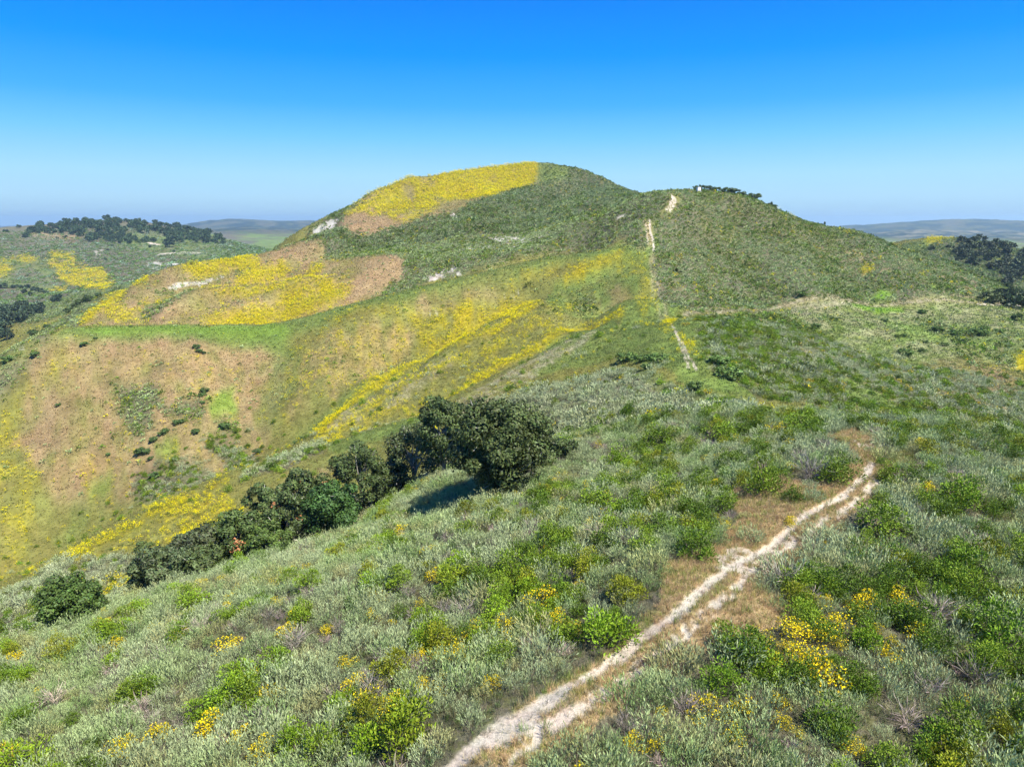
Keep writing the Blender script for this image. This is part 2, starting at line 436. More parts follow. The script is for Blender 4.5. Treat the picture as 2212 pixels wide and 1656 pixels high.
poly('roc', [(697,493),(737,482),(722,512),(700,520),(676,512)], 1, 400, 900, .85)
poly('roc', [(1055,523),(1084,514),(1181,503),(1190,516),(1141,525),(1087,532)], 1, 290, 700, .62)
poly('roc', [(1000,540),(1060,530),(1150,532),(1100,548),(1020,552)], .8, 290, 700, .25)
poly('roc', [(907,610),(925,600),(1008,590),(985,603),(918,613)], 1, 286, 500, .7)
poly('roc', [(1303,504),(1339,498),(1358,509),(1326,515)], 1, 286, 500, .8)
poly('dry', [(1300,510),(1360,505),(1365,530),(1310,535)], .5, 286, 400, .6)
poly('roc', [(1258,456),(1282,454),(1276,462)], .9, 300, 900, .8)
poly('roc', [(968,470),(985,465),(982,480)], .9, 300, 900, .8)
# humps behind the green ridge
HUMP = [(150,712),(165,702),(200,671),(280,620),(390,575),(470,563),(560,550),(640,528),(700,538),(706,560),(871,567),(868,600),(814,640),(763,659),(640,692),(440,704)]
poly('dry', HUMP, .95, 262, 470)
poly('olv', HUMP, .75, 262, 470, .62)
poly('yel', HUMP, .3, 262, 470, .07)
stroke('yel', [(169,702),(200,673),(223,655),(259,640)], 7, .9, 262, 470)
stroke('yel', [(259,632),(310,606)], 6, .9, 262, 470)
poly('yel', [(392,577),(468,562),(540,550),(562,567),(562,588),(468,595),(425,595)], .95, 280, 470, .9)
poly('yel', [(508,621),(554,592),(612,574),(637,588),(590,610),(518,624)], .95, 280, 470, .9)
stroke('yel', [(641,619),(691,577)], 6, .95, 280, 470)
poly('yel', [(418,641),(468,635),(594,625),(640,620),(700,614),(765,622),(755,628),(640,632),(600,641),(470,644)], .95, 280, 470, .92)
poly('yel', [(431,703),(504,685),(560,668),(605,651),(660,634),(763,624),(738,646),(684,673),(596,699),(522,711)], .97, 275, 470, .94)
poly('yel', [(216,667),(324,649),(360,660),(252,696)], .8, 262, 470, .5)
poly('roc', [(317,636),(360,620),(396,612),(454,602),(490,598),(454,613),(396,624),(346,634)], 1, 280, 470, .9)
poly('sag', [(306,671),(335,660),(396,635),(446,628),(360,667),(313,698),(302,675)], .95, 270, 470)
poly('grn', [(497,595),(551,588),(540,599),(504,604)], .95, 280, 470)
poly('grn', [(325,632),(370,626),(372,630),(325,638)], .95, 280, 470)
poly('dry', [(562,552),(612,538),(706,538),(648,567),(612,574)], .95, 300, 480)
poly('dry', [(774,603),(807,570),(871,567),(868,595),(814,624),(763,657),(727,667),(756,635)], .95, 276, 480)
# sage spur on the far left
poly('sag', [(-150,1000),(-150,800),(60,735),(100,705),(165,660),(220,637),(205,668),(165,700),(110,735),(70,735),(0,775)], 1, 238, 470)
poly('roc', [(30,760),(70,748),(80,762),(30,772)], .9, 238, 470, .4)
# big brown slope
BROWN = [(70,735),(160,708),(300,704),(440,703),(640,690),(760,658),(900,622),(1170,556),(1360,530),(1390,560),(1330,640),(1150,662),(870,822),(672,955),(490,1032),(300,1112),(60,1255),(-150,1330),(-150,840),(0,775)]
poly('dry', [(60,745),(400,725),(600,740),(640,800),(560,980),(300,1080),(120,1100),(30,960),(60,850)], .92, 140, 300, .76)
poly('dry', [(650,740),(900,690),(860,800),(700,900),(620,900)], .85, 140, 300, .45)
poly('olv', [(0,1000),(120,1080),(320,1090),(60,1250),(-100,1300)], .6, 130, 300)
poly('grs', [(150,1080),(250,1020),(260,1090),(150,1170)], .6, 130, 300, .6)
poly('grs', [(110,735),(160,706),(440,702),(600,697),(760,656),(900,620),(1170,554),(1370,528),(1385,560),(1180,583),(1000,622),(800,676),(640,716),(600,742),(400,738),(200,732)], .9, 200, 290)
poly('grs', [(590,715),(660,735),(640,830),(575,930),(545,900),(580,800)], .75, 150, 280, .65)
poly('grs', [(620,955),(760,860),(870,800),(860,830),(700,935),(660,960)], .75, 140, 240)
poly('grs', [(0,1170),(160,1100),(200,1130),(60,1230)], .6, 130, 300, .5)
poly('yel', [(870,675),(1010,650),(1160,648),(1130,685),(990,748),(890,765),(900,715)], .95, 180, 290, .6)
poly('yel', [(700,690),(880,668),(870,690),(700,712)], .7, 200, 290, .22)
poly('yel', [(620,740),(880,690),(880,790),(740,890),(600,920)], .7, 150, 280, .13)
poly('yel', [(100,790),(300,760),(560,780),(560,1000),(200,1100)], .6, 140, 300, .06)
poly('yel', [(-60,940),(50,925),(90,1050),(60,1200),(-60,1280)], .7, 130, 300, .27)
poly('yel', [(0,905),(110,800),(160,765),(80,845),(0,930)], .85, 160, 260, .6)
poly('sag', [(-100,830),(0,800),(60,768),(115,757),(60,805),(0,862),(-100,930)], .9, 190, 255)
poly('grs', [(60,735),(120,725),(110,740),(0,790),(-50,800)], .5, 190, 255)
for q in ([(236,846),(322,837),(359,876),(337,895),(333,932),(284,921),(258,895),(277,880)], [(355,895),(385,876),(441,869),(449,895),(396,913)],
          [(423,932),(482,923),(531,947),(535,966),(500,985),(440,955)], [(292,1044),(378,992),(456,1007),(460,1033),(374,1067),(299,1097),(288,1074)],
          [(325,800),(350,790),(345,805)]):
    poly('sag', q, .98, 140, 300)
    poly('grn', q, .45, 140, 300)
for q in ([(480,965),(535,970),(570,985),(530,1008),(480,990)], [(280,921),(299,917),(322,947),(307,962),(280,947)], [(464,891),(546,895),(531,910),(464,917)]):
    poly('grn', q, .95, 140, 300)
poly('brt', [(453,857),(501,824),(505,876),(456,880)], .75, 140, 300)
poly('brt', [(337,970),(389,951),(374,985),(337,1003)], .75, 140, 300)
poly('brt', [(205,1040),(250,1030),(240,1060),(200,1070)], .6, 140, 300)
# ridge near the saddle
poly('olv', [(1010,600),(1180,570),(1300,560),(1190,632),(1150,660),(900,665),(900,640)], .7, 200, 290, .8)
poly('yel', [(1112,590),(1225,583),(1225,612),(1150,628)], .85, 200, 290, .45)
poly('yel', [(1080,620),(1120,612),(1120,628),(1090,635)], .7, 200, 290, .5)
poly('dry', [(900,640),(1060,625),(1080,645),(900,665)], .7, 200, 290, .7)
poly('roc', [(915,662),(933,650),(950,642),(955,654),(938,662)], .7, 200, 290, .35)
poly('roc', [(1080,650),(1122,632),(1145,636),(1130,646)], .8, 200, 290, .3)
poly('grs', [(1190,635),(1343,560),(1400,545),(1412,640),(1440,690),(1500,790),(1640,860),(1500,845),(1340,775),(1340,690),(1240,680),(1180,665)], .9, 98, 290)
poly('grs', [(1430,650),(1520,680),(1560,790),(1660,870),(1500,850),(1470,790)], .9, 95, 290)
poly('olv', [(1200,640),(1390,560),(1412,640),(1340,690),(1240,690)], .7, 150, 290, .5)
poly('dry', [(1290,645),(1340,605),(1390,640),(1300,685)], .6, 150, 290, .5)
poly('yel', [(1330,570),(1405,560),(1420,700),(1520,790),(1430,720),(1350,640)], .6, 100, 290, .16)
poly('yel', [(1190,633),(1240,594),(1300,566),(1348,553),(1340,566),(1280,592),(1222,622)], .97, 190, 290)
poly('grn', [(1231,649),(1282,635),(1287,662),(1239,669)], .95, 180, 290)
poly('yel', [(1440,690),(1458,690),(1455,702),(1442,704)], .9, 100, 290)
poly('yel', [(1465,725),(1500,740),(1500,765),(1475,750)], .7, 100, 290, .5)
# streaked spur
poly('olv', [(672,957),(870,822),(1150,662),(1340,685),(1180,745),(985,868),(850,915),(700,965)], 1, 140, 260)
poly('tan', [(672,957),(870,822),(1000,770),(900,850),(760,935)], .5, 140, 260, .5)
poly('yel', [(672,957),(870,822),(1150,662),(1240,660),(1180,740),(985,868),(850,915),(700,965)], .8, 140, 260, .08)
stroke('yel', [(690,948),(756,895),(878,806),(951,764),(997,749),(1069,720),(1156,657)], 4.0, .97, 140, 260)
stroke('yel', [(745,925),(828,862),(907,812),(987,778),(1087,742)], 3.0, .93, 140, 260, patch=.85)
stroke('yel', [(700,952),(780,920),(850,885)], 3.0, .85, 140, 260, patch=.7)
stroke('yel', [(976,866),(1066,808),(1123,780),(1181,748),(1260,714),(1336,686)], 3.2, .97, 120, 215)
# near face of the gully
poly('grs', [(1180,752),(1330,690),(1345,770),(1200,803),(1150,815)], .8, 110, 205)
poly('tan', [(985,872),(1100,802),(1200,748),(1290,715),(1260,750),(1150,815),(1070,865),(1000,905)], .6, 110, 205, .5)
poly('grs', [(700,962),(830,922),(960,882),(980,895),(850,940),(720,985)], .9, 110, 160)
poly('grs', [(1000,905),(1080,860),(1050,900)], .5, 100, 160)
poly('sag', [(515,1030),(600,990),(690,964),(700,976),(640,1002),(530,1037)], 1, 110, 160)
poly('grn', [(668,968),(695,960),(700,974),(668,982)], .9, 110, 160)
poly('yel', [(60,1262),(180,1183),(300,1112),(490,1030),(500,1042),(310,1130),(190,1200),(90,1262)], .9, 95, 150, .85)
poly('yel', [(300,1160),(400,1080),(500,1050),(530,1120),(400,1170)], .8, 95, 150, .38)
poly('yel', [(40,1200),(300,1160),(500,1120),(350,1190),(100,1265)], .5, 80, 150, .22)
poly('dry', [(560,1060),(760,990),(720,1040),(600,1100)], .6, 90, 150, .6)
poly('sag', [(-150,1460),(-100,1360),(-30,1300),(130,1212),(250,1195),(340,1200),(340,1275),(200,1338),(0,1402)], .95, 52, 112, .9)
poly('sag', [(-20,1285),(60,1258),(150,1190),(160,1200),(80,1268)], .8, 90, 120)
poly('yel', [(200,1255),(330,1235),(330,1270),(210,1290)], .8, 60, 112, .4)
poly('brt', [(160,708),(440,704),(600,700),(640,712),(560,722),(400,720),(200,722)], .5, 200, 290)
# right knoll
KN = [(1290,540),(1310,500),(1380,424),(1420,410),(1507,405),(1647,440),(1807,492),(1967,540),(2127,590),(2212,640),(2400,720),(2400,720),(2212,664),(1900,656),(1700,656),(1600,668),(1500,676),(1420,650),(1410,545),(1370,535)]
poly('sag', KN, 1, 205, 420)
poly('grn', KN, .65, 205, 420, .42)
for q in ([(1480,470),(1560,450),(1640,560),(1700,650),(1640,650),(1560,560)], [(1700,470),(1780,500),(1850,600),(1870,650),(1790,630)], [(1950,560),(2050,590),(2120,640),(2050,650)]):
    poly('grn', q, .7, 205, 420, .7)
poly('grn', [(1500,410),(1647,440),(1807,492),(1880,560),(1700,560),(1600,520),(1520,470)], .75, 205, 420, .75)
poly('orr', [(1750,540),(1950,560),(2150,620),(2050,640),(1850,600)], .5, 205, 420, .2)
poly('grn', [(1412,545),(1470,550),(1475,580),(1420,570)], .9, 205, 300)
poly('grn', [(1430,600),(1480,605),(1490,640),(1450,640)], .8, 205, 300, .6)
poly('brt', [(1879,632),(1915,625),(1943,644),(1887,645)], .95, 205, 400)
poly('brt', [(2005,626),(2025,624),(2025,636),(2008,636)], .8, 205, 400)
poly('yel', [(1855,576),(1879,576),(1871,606),(1847,602)], .9, 205, 400, .6)
poly('dry', [(2040,640),(2110,610),(2130,650),(2050,660)], .5, 205, 400, .5)
poly('olv', [(1320,490),(1370,470),(1380,500),(1330,520)], .5, 280, 400, .5)
# right hand basin
poly('grs', [(1500,680),(1600,672),(1690,655),(1900,655),(2212,662),(2400,690),(2400,800),(2212,800),(2100,770),(1990,780),(2050,830),(1900,800),(1800,765),(1700,710),(1600,700)], .95, 130, 300)
poly('tan', [(1500,680),(1690,655),(2212,662),(2400,800),(2050,830),(1800,765)], .4, 130, 300, .4)
poly('brt', [(1831,654),(1927,650),(1963,668),(1900,680),(1843,666)], .95, 180, 300)
poly('brt', [(1890,690),(1990,700),(2040,740),(1960,730)], .5, 130, 300, .5)
poly('tan', [(1690,656),(1822,656),(1830,668),(1720,682)], .5, 180, 300, .8)
poly('grn', [(1505,695),(1600,672),(1680,668),(1730,700),(1850,765),(1950,792),(2090,800),(2212,850),(2380,880),(2380,950),(2212,930),(1950,902),(1640,865),(1540,795)], .95, 98, 220)
poly('sag', [(1640,680),(1850,770),(2100,820),(2380,900),(2380,950),(1950,860),(1750,780)], .85, 98, 220, .55)
poly('orr', [(1640,690),(1850,780),(2100,830),(2212,900),(1900,830),(1700,760)], .8, 98, 220, .22)
poly('grs', [(1815,816),(1880,838),(1983,896),(1951,900),(1827,856)], .9, 98, 200)
poly('sag', [(1930,690),(2080,700),(2212,730),(2212,780),(2080,750),(2000,715)], .85, 130, 290, .3)
poly('grn', [(2050,730),(2212,750),(2300,800),(2212,840),(2080,790)], .85, 130, 290, .3)
poly('dry', [(2030,790),(2180,800),(2212,860),(2120,850)], .6, 120, 290, .6)
poly('olv', [(1950,770),(2060,800),(2150,870),(2050,850)], .6, 120, 290, .6)
poly('yel', [(2185,763),(2250,770),(2260,815),(2205,797)], .97, 120, 290)
poly('dry', [(2120,663),(2212,663),(2212,640),(2160,640)], .7, 200, 300, .6)
# right hill
poly('sag', [(1900,560),(1945,530),(2060,514),(2212,545),(2400,600),(2400,720),(2212,680)], .9, 400, 700)
poly('grs', [(1900,560),(1945,530),(2010,520),(2000,560)], .8, 400, 700)
poly('yel', [(1990,522),(2062,514),(2062,520),(1995,528)], .85, 400, 700)
# near hill
NEAR = [(-250,1900),(-250,1480),(0,1402),(200,1338),(330,1272),(600,1165),(780,1090),(900,1046),(960,960),(1005,905),(1080,865),(1200,803),(1340,768),(1380,800),(1500,850),(1620,875),(1650,893),(1800,895),(1950,908),(2100,925),(2212,945),(2450,975),(2450,1900)]
poly('sag', NEAR, 1, 0, 128)
lay('sag', (RR < 40).astype(np.float32))
poly('grn', [(1300,1060),(1450,880),(1640,895),(1900,910),(2450,980),(2450,1900),(1750,1656),(1600,1400),(1500,1200)], .8, 0, 128, .34)
poly('grn', [(850,1656),(850,1500),(700,1400),(900,1250),(1200,1050),(1400,1100),(1450,1250),(1200,1450),(1000,1620)], .8, 0, 128, .34)
poly('grn', [(-250,1900),(100,1500),(200,1400),(600,1280),(900,1100),(900,1250),(600,1450),(500,1656)], .6, 0, 128, .12)
poly('grs', [(1340,768),(1500,845),(1640,870),(1560,890),(1400,830)], .6, 80, 128)
poly('orr', [(985,1665),(1090,1545),(1230,1460),(1340,1385),(1430,1300),(1435,1225),(1520,1190),(1600,1120),(1570,1060),(1690,1030),(1760,1050),(1850,985),(1790,950),(1830,925),(1900,945),(1895,995),(1960,985),(1905,1050),(1870,1090),(1750,1190),(1645,1250),(1640,1275),(1720,1310),(1700,1345),(1625,1370),(1563,1392),(1430,1460),(1300,1560),(1160,1665)], .95, 0, 90)
poly('grs', [(985,1660),(1090,1545),(1230,1455),(1400,1330),(1440,1300),(1380,1400),(1200,1510),(1090,1600)], .55, 0, 90, .6)
poly('olv', [(1860,1080),(1920,980),(1990,960),(1970,1000),(1890,1070)], .7, 0, 90)
poly('pat', [(1540,1235),(1560,1190),(1600,1180),(1640,1190),(1600,1225)], .8, 0, 90, .6)
poly('pat', [(1833,952),(1870,948),(1925,960),(1905,970),(1850,966)], .8, 0, 90, .45)
T = np.zeros((NA, NR), np.float32)
LRUT = [(960,1672),(1030,1610),(1106,1562),(1171,1515),(1236,1480),(1306,1440),(1376,1385),(1466,1322),(1513,1276),(1546,1250),(1607,1208),(1668,1172),(1722,1125),(1770,1100),(1812,1078),(1869,1028),(1884,1003)]
RRUT = [(1085,1665),(1131,1612),(1206,1562),(1306,1495),(1380,1440),(1456,1385),(1496,1350),(1535,1319),(1578,1283),(1646,1219),(1689,1186),(1729,1165),(1776,1129),(1822,1107),(1858,1075),(1890,1040)]
T = np.maximum(T, stroke('pat', LRUT, .62, 1, 0, 90, .3))
T = np.maximum(T, stroke('pat', RRUT, .58, 1, 0, 90, .45, patch=.8))
T = np.maximum(T, stroke('pat', [(1075,1590),(1106,1562),(1150,1535),(1190,1510)], 1.2, .9, 0, 90, .4))
T = np.maximum(T, stroke('pat', [(1150,1570),(1206,1555),(1250,1530)], .8, .9, 0, 90, .5))
T = np.maximum(T, stroke('pat', [(1590,1230),(1646,1205),(1700,1165)], 1.2, .85, 0, 90, .4, patch=.75))
# the track beyond: lower saddle, saddle, and up the knoll
for q, w_, a_ in (([(1447,696),(1465,732),(1479,768),(1487,792)], .5, .6), ([(1459,716),(1479,752),(1503,796)], .5, .7)):
    stroke('pat', q, w_, a_, 90, 180, .4)
stroke('tan', [(1411,545),(1417,600),(1428,650),(1440,690)], .9, .38, 150, 290, .4)
stroke('tan', [(1404,545),(1409,600),(1418,650),(1430,690)], .8, .34, 150, 290, .4)
stroke('grs', [(1400,474),(1404,500),(1410,545)], 4.5, .9, 260, 330, .2)
stroke('olv', [(1403,474),(1418,464),(1441,454)], 2.5, .9, 290, 345, .3)
stroke('olv', [(1453,422),(1456,432),(1450,444),(1441,454)], 5.5, .9, 300, 352, .3)
stroke('pat', [(1391,474),(1397,500),(1401,530)], .75, .8, 260, 330, .3)
stroke('orr', [(1397,474),(1402,500),(1407,530)], 2.8, .6, 260, 330, .4)
stroke('pat', [(1402,474),(1405,500),(1410,516),(1413,545)], .9, 1, 260, 330, .3)
stroke('pat', [(1451,422),(1453,432),(1447,444),(1439,454)], .8, 1, 300, 352, .3)
stroke('pat', [(1455,426),(1460,434),(1454,444),(1448,453)], .8, 1, 300, 352, .3)
stroke('olv', [(1480,680),(1540,676),(1600,670),(1690,656),(1760,653),(1900,656),(2100,660),(2212,662)], 6, .85, 190, 300, .2)
stroke('tan', [(1480,680),(1540,676),(1600,670),(1690,656),(1760,653),(1900,656),(2100,660),(2212,662)], 1.7, .75, 190, 300, .2)
stroke('pat', [(2110,661),(2150,661),(2212,659)], 1.4, .9, 190, 300, .3)
stroke('pat', [(1330,470),(1352,462),(1345,466)], 2.0, .8, 290, 400, .3)
ZZ -= 0.07 * T
_il = int(np.searchsorted(AZ, -.755)); _ir = int(np.searchsorted(AZ, .755))      # beyond the frame the cover goes on as at its edge
for k in CLS:
    W[k][:_il] = W[k][_il:_il * 2][::-1][:_il]; W[k][_ir:] = W[k][2 * _ir - NA:_ir][::-1]
def soften(A, k):
    for ax in (0, 1):
        P_ = np.concatenate([np.take(A, [0] * k, ax), A, np.take(A, [-1] * k, ax)], ax).cumsum(ax)
        P_ = np.concatenate([np.zeros_like(np.take(P_, [0], ax)), P_], ax)
        m_ = A.shape[ax]
        A = (np.take(P_, range(2 * k + 1, 2 * k + 1 + m_), ax) - np.take(P_, range(0, m_), ax)) / (2 * k + 1)
    return A
fz = np.clip((RR - 95) / 60, 0, 1) * np.clip(1 - (W['pat'] + W['tan']) * 2, 0, 1)
for k in CLS:
    if k in ('pat', 'roc'): continue
    W[k] = W[k] * (1 - fz) + soften(soften(W[k], 1), 1) * fz
tot = sum(W.values())
for k in CLS: W[k] = W[k] / np.maximum(tot, 1e-6)

# ground colour
Cg = sum(W[k][..., None] * np.array(GCOL[k]) for k in CLS)
Cg = Cg * (1 + .22 * n_lo[..., None] * np.array([.7, 1.0, .9]) + .10 * n_w1[..., None] * np.array([1.2, .4, .6]) + .16 * n_hi[..., None] + .14 * n_p2[..., None])
fw = np.clip((RR - 3000) / 900, 0, 1)[..., None] * np.clip(.75 + n_lo * 1.5 + n_hi, .25, 1)[..., None]     # wooded far country
Cg = Cg * (1 - fw) + fw * np.array([.022, .034, .020])
Cg = np.clip(Cg * .92, .01, .9)

# ------------------------------------------------------------------ the ground sheet, closed all the way round
side = np.linspace(AZM, 2 * math.pi - AZM, 90)[1:-1]
f_ = (0.5 - 0.5 * np.cos((side - AZM) / (2 * math.pi - 2 * AZM) * math.pi))[:, None]
Zs = ZZ[-1][None] * (1 - f_) + ZZ[0][None] * f_
Zs = Zs + 2.0 * fbm(np.exp(LR)[None] * np.sin(side)[:, None] / 60, np.exp(LR)[None] * np.cos(side)[:, None] / 60, 40, 3) * np.sin((side - AZM) / (2 * math.pi - 2 * AZM) * math.pi)[:, None] * np.clip(np.exp(LR)[None] / 60, 0, 4)
Xs = np.exp(LR)[None] * np.sin(side)[:, None]; Ys = np.exp(LR)[None] * np.cos(side)[:, None]
Cs = Cg[-1][None] * (1 - f_[..., None]) + Cg[0][None] * f_[..., None]
VX = np.concatenate([XX, Xs]); VY = np.concatenate([YY, Ys]); VZ = np.concatenate([ZZ, Zs]); VC = np.concatenate([Cg, Cs])
NT = VX.shape[0]
idx = np.arange(NT * NR).reshape(NT, NR)
nx = np.roll(idx, -1, axis=0)
fc = np.stack([idx[:, :-1], idx[:, 1:], nx[:, 1:], nx[:, :-1]], -1).reshape(-1, 4)
fc = fc[:, ::-1]
V = np.stack([VX, VY, VZ], -1).reshape(-1, 3)
cen = len(V)
V = np.concatenate([V, [[0, 0, float(VZ[:, 0].mean())]]])
# the small disc under the drone: degenerate-free fan of quads split as triangles joined in a second mesh pass
mg, nt_, bs = node_mat('ground_cover', 0.95)
at = nt_.nodes.new('ShaderNodeAttribute'); at.attribute_name = 'cover'
tc = nt_.nodes.new('ShaderNodeNewGeometry')
def nz(scale, detail=6, rough=.6):
    n = nt_.nodes.new('ShaderNodeTexNoise'); n.inputs['Scale'].default_value = scale; n.inputs['Detail'].default_value = detail
    n.inputs['Roughness'].default_value = rough; nt_.links.new(tc.outputs['Position'], n.inputs['Vector']); return n
n1, n2, n3 = nz(9.0, 5, .7), nz(0.55, 5, .65), nz(.05, 4, .6)
def mrange(src, a, b):
    m = nt_.nodes.new('ShaderNodeMapRange'); m.inputs['From Min'].default_value = .3; m.inputs['From Max'].default_value = .7
    m.inputs['To Min'].default_value = a; m.inputs['To Max'].default_value = b; nt_.links.new(src.outputs['Fac'], m.inputs['Value']); return m
a1, a2, a3 = mrange(n1, .68, 1.32), mrange(n2, .78, 1.22), mrange(n3, .9, 1.1)
m1 = nt_.nodes.new('ShaderNodeMath'); m1.operation = 'MULTIPLY'
m2 = nt_.nodes.new('ShaderNodeMath'); m2.operation = 'MULTIPLY'
nt_.links.new(a1.outputs[0], m1.inputs[0]); nt_.links.new(a2.outputs[0], m1.inputs[1])
nt_.links.new(m1.outputs[0], m2.inputs[0]); nt_.links.new(a3.outputs[0], m2.inputs[1])
vm = nt_.nodes.new('ShaderNodeVectorMath'); vm.operation = 'SCALE'
nt_.links.new(at.outputs['Color'], vm.inputs[0]); nt_.links.new(m2.outputs[0], vm.inputs['Scale'])
nt_.links.new(vm.outputs[0], bs.inputs['Base Color'])
bp = nt_.nodes.new('ShaderNodeBump'); bp.inputs['Strength'].default_value = .6; bp.inputs['Distance'].default_value = .12
nt_.links.new(n1.outputs['Fac'], bp.inputs['Height']); nt_.links.new(bp.outputs['Normal'], bs.inputs['Normal'])
bs.inputs['Specular IOR Level'].default_value = .05
me = build_mesh('ground', V[:-1], fc, mg, True)
ca = me.attributes.new('cover', 'FLOAT_COLOR', 'POINT')
cc = np.ones((len(V) - 1, 4), np.float32); cc[:, :3] = VC.reshape(-1, 3)
ca.data.foreach_set('color', cc.ravel())
bmx = bmesh.new(); bmx.from_mesh(me)
bmx.verts.ensure_lookup_table()
ring = [bmx.verts[int(i)] for i in idx[:, 0]]
cv = bmx.verts.new((0, 0, float(VZ[:, 0].mean())))
lay_c = bmx.verts.layers.float_color.get('cover')
if lay_c: cv[lay_c] = (.15, .145, .095, 1)
for i in range(NT):
    fnew = bmx.faces.new((cv, ring[(i + 1) % NT], ring[i])); fnew.smooth = True
bmx.to_mesh(me); bmx.free()
ground = link('ground', me, kind='structure')

# ------------------------------------------------------------------ plant materials
def leaf_mat(name, transl=.13, rough=.6, spec=.25, inst=True):
    """colour of the leaf (per leaf attribute) times the tint of the plant it belongs to"""
    m = bpy.data.materials.new(name); m.use_nodes = True
    t = m.node_tree; t.nodes.clear()
    out = t.nodes.new('ShaderNodeOutputMaterial')
    a = t.nodes.new('ShaderNodeAttribute'); a.attribute_name = 'leafc'
    b = t.nodes.new('ShaderNodeAttribute'); b.attribute_type = 'INSTANCER'; b.attribute_name = 'tint'
    mu = t.nodes.new('ShaderNodeVectorMath'); mu.operation = 'MULTIPLY'
    t.links.new(a.outputs['Color'], mu.inputs[0]); t.links.new(b.outputs['Color'], mu.inputs[1])
    p = t.nodes.new('ShaderNodeBsdfPrincipled'); p.inputs['Roughness'].default_value = rough
    p.inputs['Specular IOR Level'].default_value = spec
    t.links.new(mu.outputs[0], p.inputs['Base Color'])
    tr = t.nodes.new('ShaderNodeBsdfTranslucent'); t.links.new(mu.outputs[0], tr.inputs['Color'])
    mx = t.nodes.new('ShaderNodeMixShader'); mx.inputs[0].default_value = transl
    t.links.new(p.outputs[0], mx.inputs[1]); t.links.new(tr.outputs[0], mx.inputs[2])
    t.links.new(mx.outputs[0], out.inputs['Surface'])
    return m
M_LEAF = leaf_mat('leaf')
M_OAK = leaf_mat('oak_leaf', .10, .55, .22)
M_TWIG = leaf_mat('twig', 0.0, .85, .1)
M_PETAL = leaf_mat('petal', .3, .7, .1)

rg = np.random.default_rng(3)
def kites(base, d, L, wd, bend=.15, twist=None):
    """narrow four sided leaves: base point, direction, length, width"""
    n = len(base)
    d = d / (np.linalg.norm(d, axis=1, keepdims=True) + 1e-9)
    r = rg.normal(size=(n, 3)) if twist is None else twist
    s = np.cross(d, r); s /= (np.linalg.norm(s, axis=1, keepdims=True) + 1e-9)
    u = np.cross(s, d)
    L = np.broadcast_to(L, n)[:, None]; wd = np.broadcast_to(wd, n)[:, None]
    mid = base + d * L * .5 + u * L * bend * rg.uniform(-1, 1, (n, 1))
    tip = base + d * L
    v = np.stack([base, mid - s * wd / 2, tip, mid + s * wd / 2], 1).reshape(-1, 3)
    f = np.arange(n * 4).reshape(n, 4)
    return v, f
def col4(n_leaf, base, var=.15, hue=.06, k=4):
    c = np.array(base)[None] * (1 + rg.normal(0, var, (n_leaf, 1))) * (1 + rg.normal(0, hue, (n_leaf, 3)))
    c = np.clip(c, .004, 1.2)
    return np.repeat(c, k, axis=0)
def join(*parts):
    """(verts, faces, colours, material index) pieces -> one"""
    vs, fs, cs, ms, o = [], [], [], [], 0
    for v, f, c, m in parts:
        vs.append(v); fs.append(f + o); cs.append(c); ms.append(np.full(len(f), m)); o += len(v)
    return np.concatenate(vs), np.concatenate(fs), np.concatenate(cs), np.concatenate(ms)
def unit(n, up=0.0):
    d = rg.normal(size=(n, 3)); d /= np.linalg.norm(d, axis=1, keepdims=True)
    d[:, 2] += up
    return d / np.linalg.norm(d, axis=1, keepdims=True)

# each builder makes a plant of about 1 m spread; colours are the leaf colours, sagebrush with inner shade painted in; tints multiply them
def sagebrush(nst=95, k=7, w=.019, h=.72, L=.115):
    """upright feathery stems in a loose mound"""
    n = nst * k
    a = rg.uniform(0, 2 * np.pi, nst); q = np.sqrt(rg.uniform(0, 1, nst)) * .42
    foot = np.stack([q * np.cos(a), q * np.sin(a), np.zeros(nst)], 1)
    lean = np.stack([np.cos(a) * q * 1.1, np.sin(a) * q * 1.1, np.ones(nst)], 1) + rg.normal(0, .16, (nst, 3))
    lean /= np.linalg.norm(lean, axis=1, keepdims=True)
    hh = h * rg.uniform(.6, 1.1, nst) * (1 - .45 * (q / .42) ** 2)
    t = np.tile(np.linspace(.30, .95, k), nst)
    st = np.repeat(np.arange(nst), k)
    base = foot[st] + lean[st] * (hh[st] * t)[:, None] + rg.normal(0, .022, (n, 3))
    d = lean[st] * 1.0 + unit(n, .25) * .55
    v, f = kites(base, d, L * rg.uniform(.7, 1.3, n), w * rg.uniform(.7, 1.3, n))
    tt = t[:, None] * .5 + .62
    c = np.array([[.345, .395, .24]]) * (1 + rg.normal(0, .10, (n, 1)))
    c = c * (np.array([[.74, .75, .60]]) + np.array([[.34, .33, .34]]) * t[:, None])  # lower leaves darker: shade inside the mound put into the leaf colour
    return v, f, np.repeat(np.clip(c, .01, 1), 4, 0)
def stems(n=22, h=.7, w=.014, spread=.4, colour=(.20, .17, .13)):
    a = rg.uniform(0, 2 * np.pi, n); q = rg.uniform(0, .12, n)
    base = np.stack([q * np.cos(a), q * np.sin(a), np.full(n, -.05)], 1)
    d = np.stack([np.cos(a) * spread, np.sin(a) * spread, np.ones(n)], 1) + rg.normal(0, .2, (n, 3))
    v, f = kites(base, d, h * rg.uniform(.6, 1.1, n), w)
    return v, f, col4(n, colour, .2)
def dome_lobes(nl, R=.5, hz=.62, lr=(.13, .22)):
    cen = []
    for _ in range(nl):
        d = unit(1, .55)[0]; rr = rg.uniform(.45, 1.0)
        cen.append((d[0] * R * rr * .85, d[1] * R * rr * .85, max(.1, d[2] * hz * rr)))
    return np.array(cen), rg.uniform(lr[0], lr[1], nl)
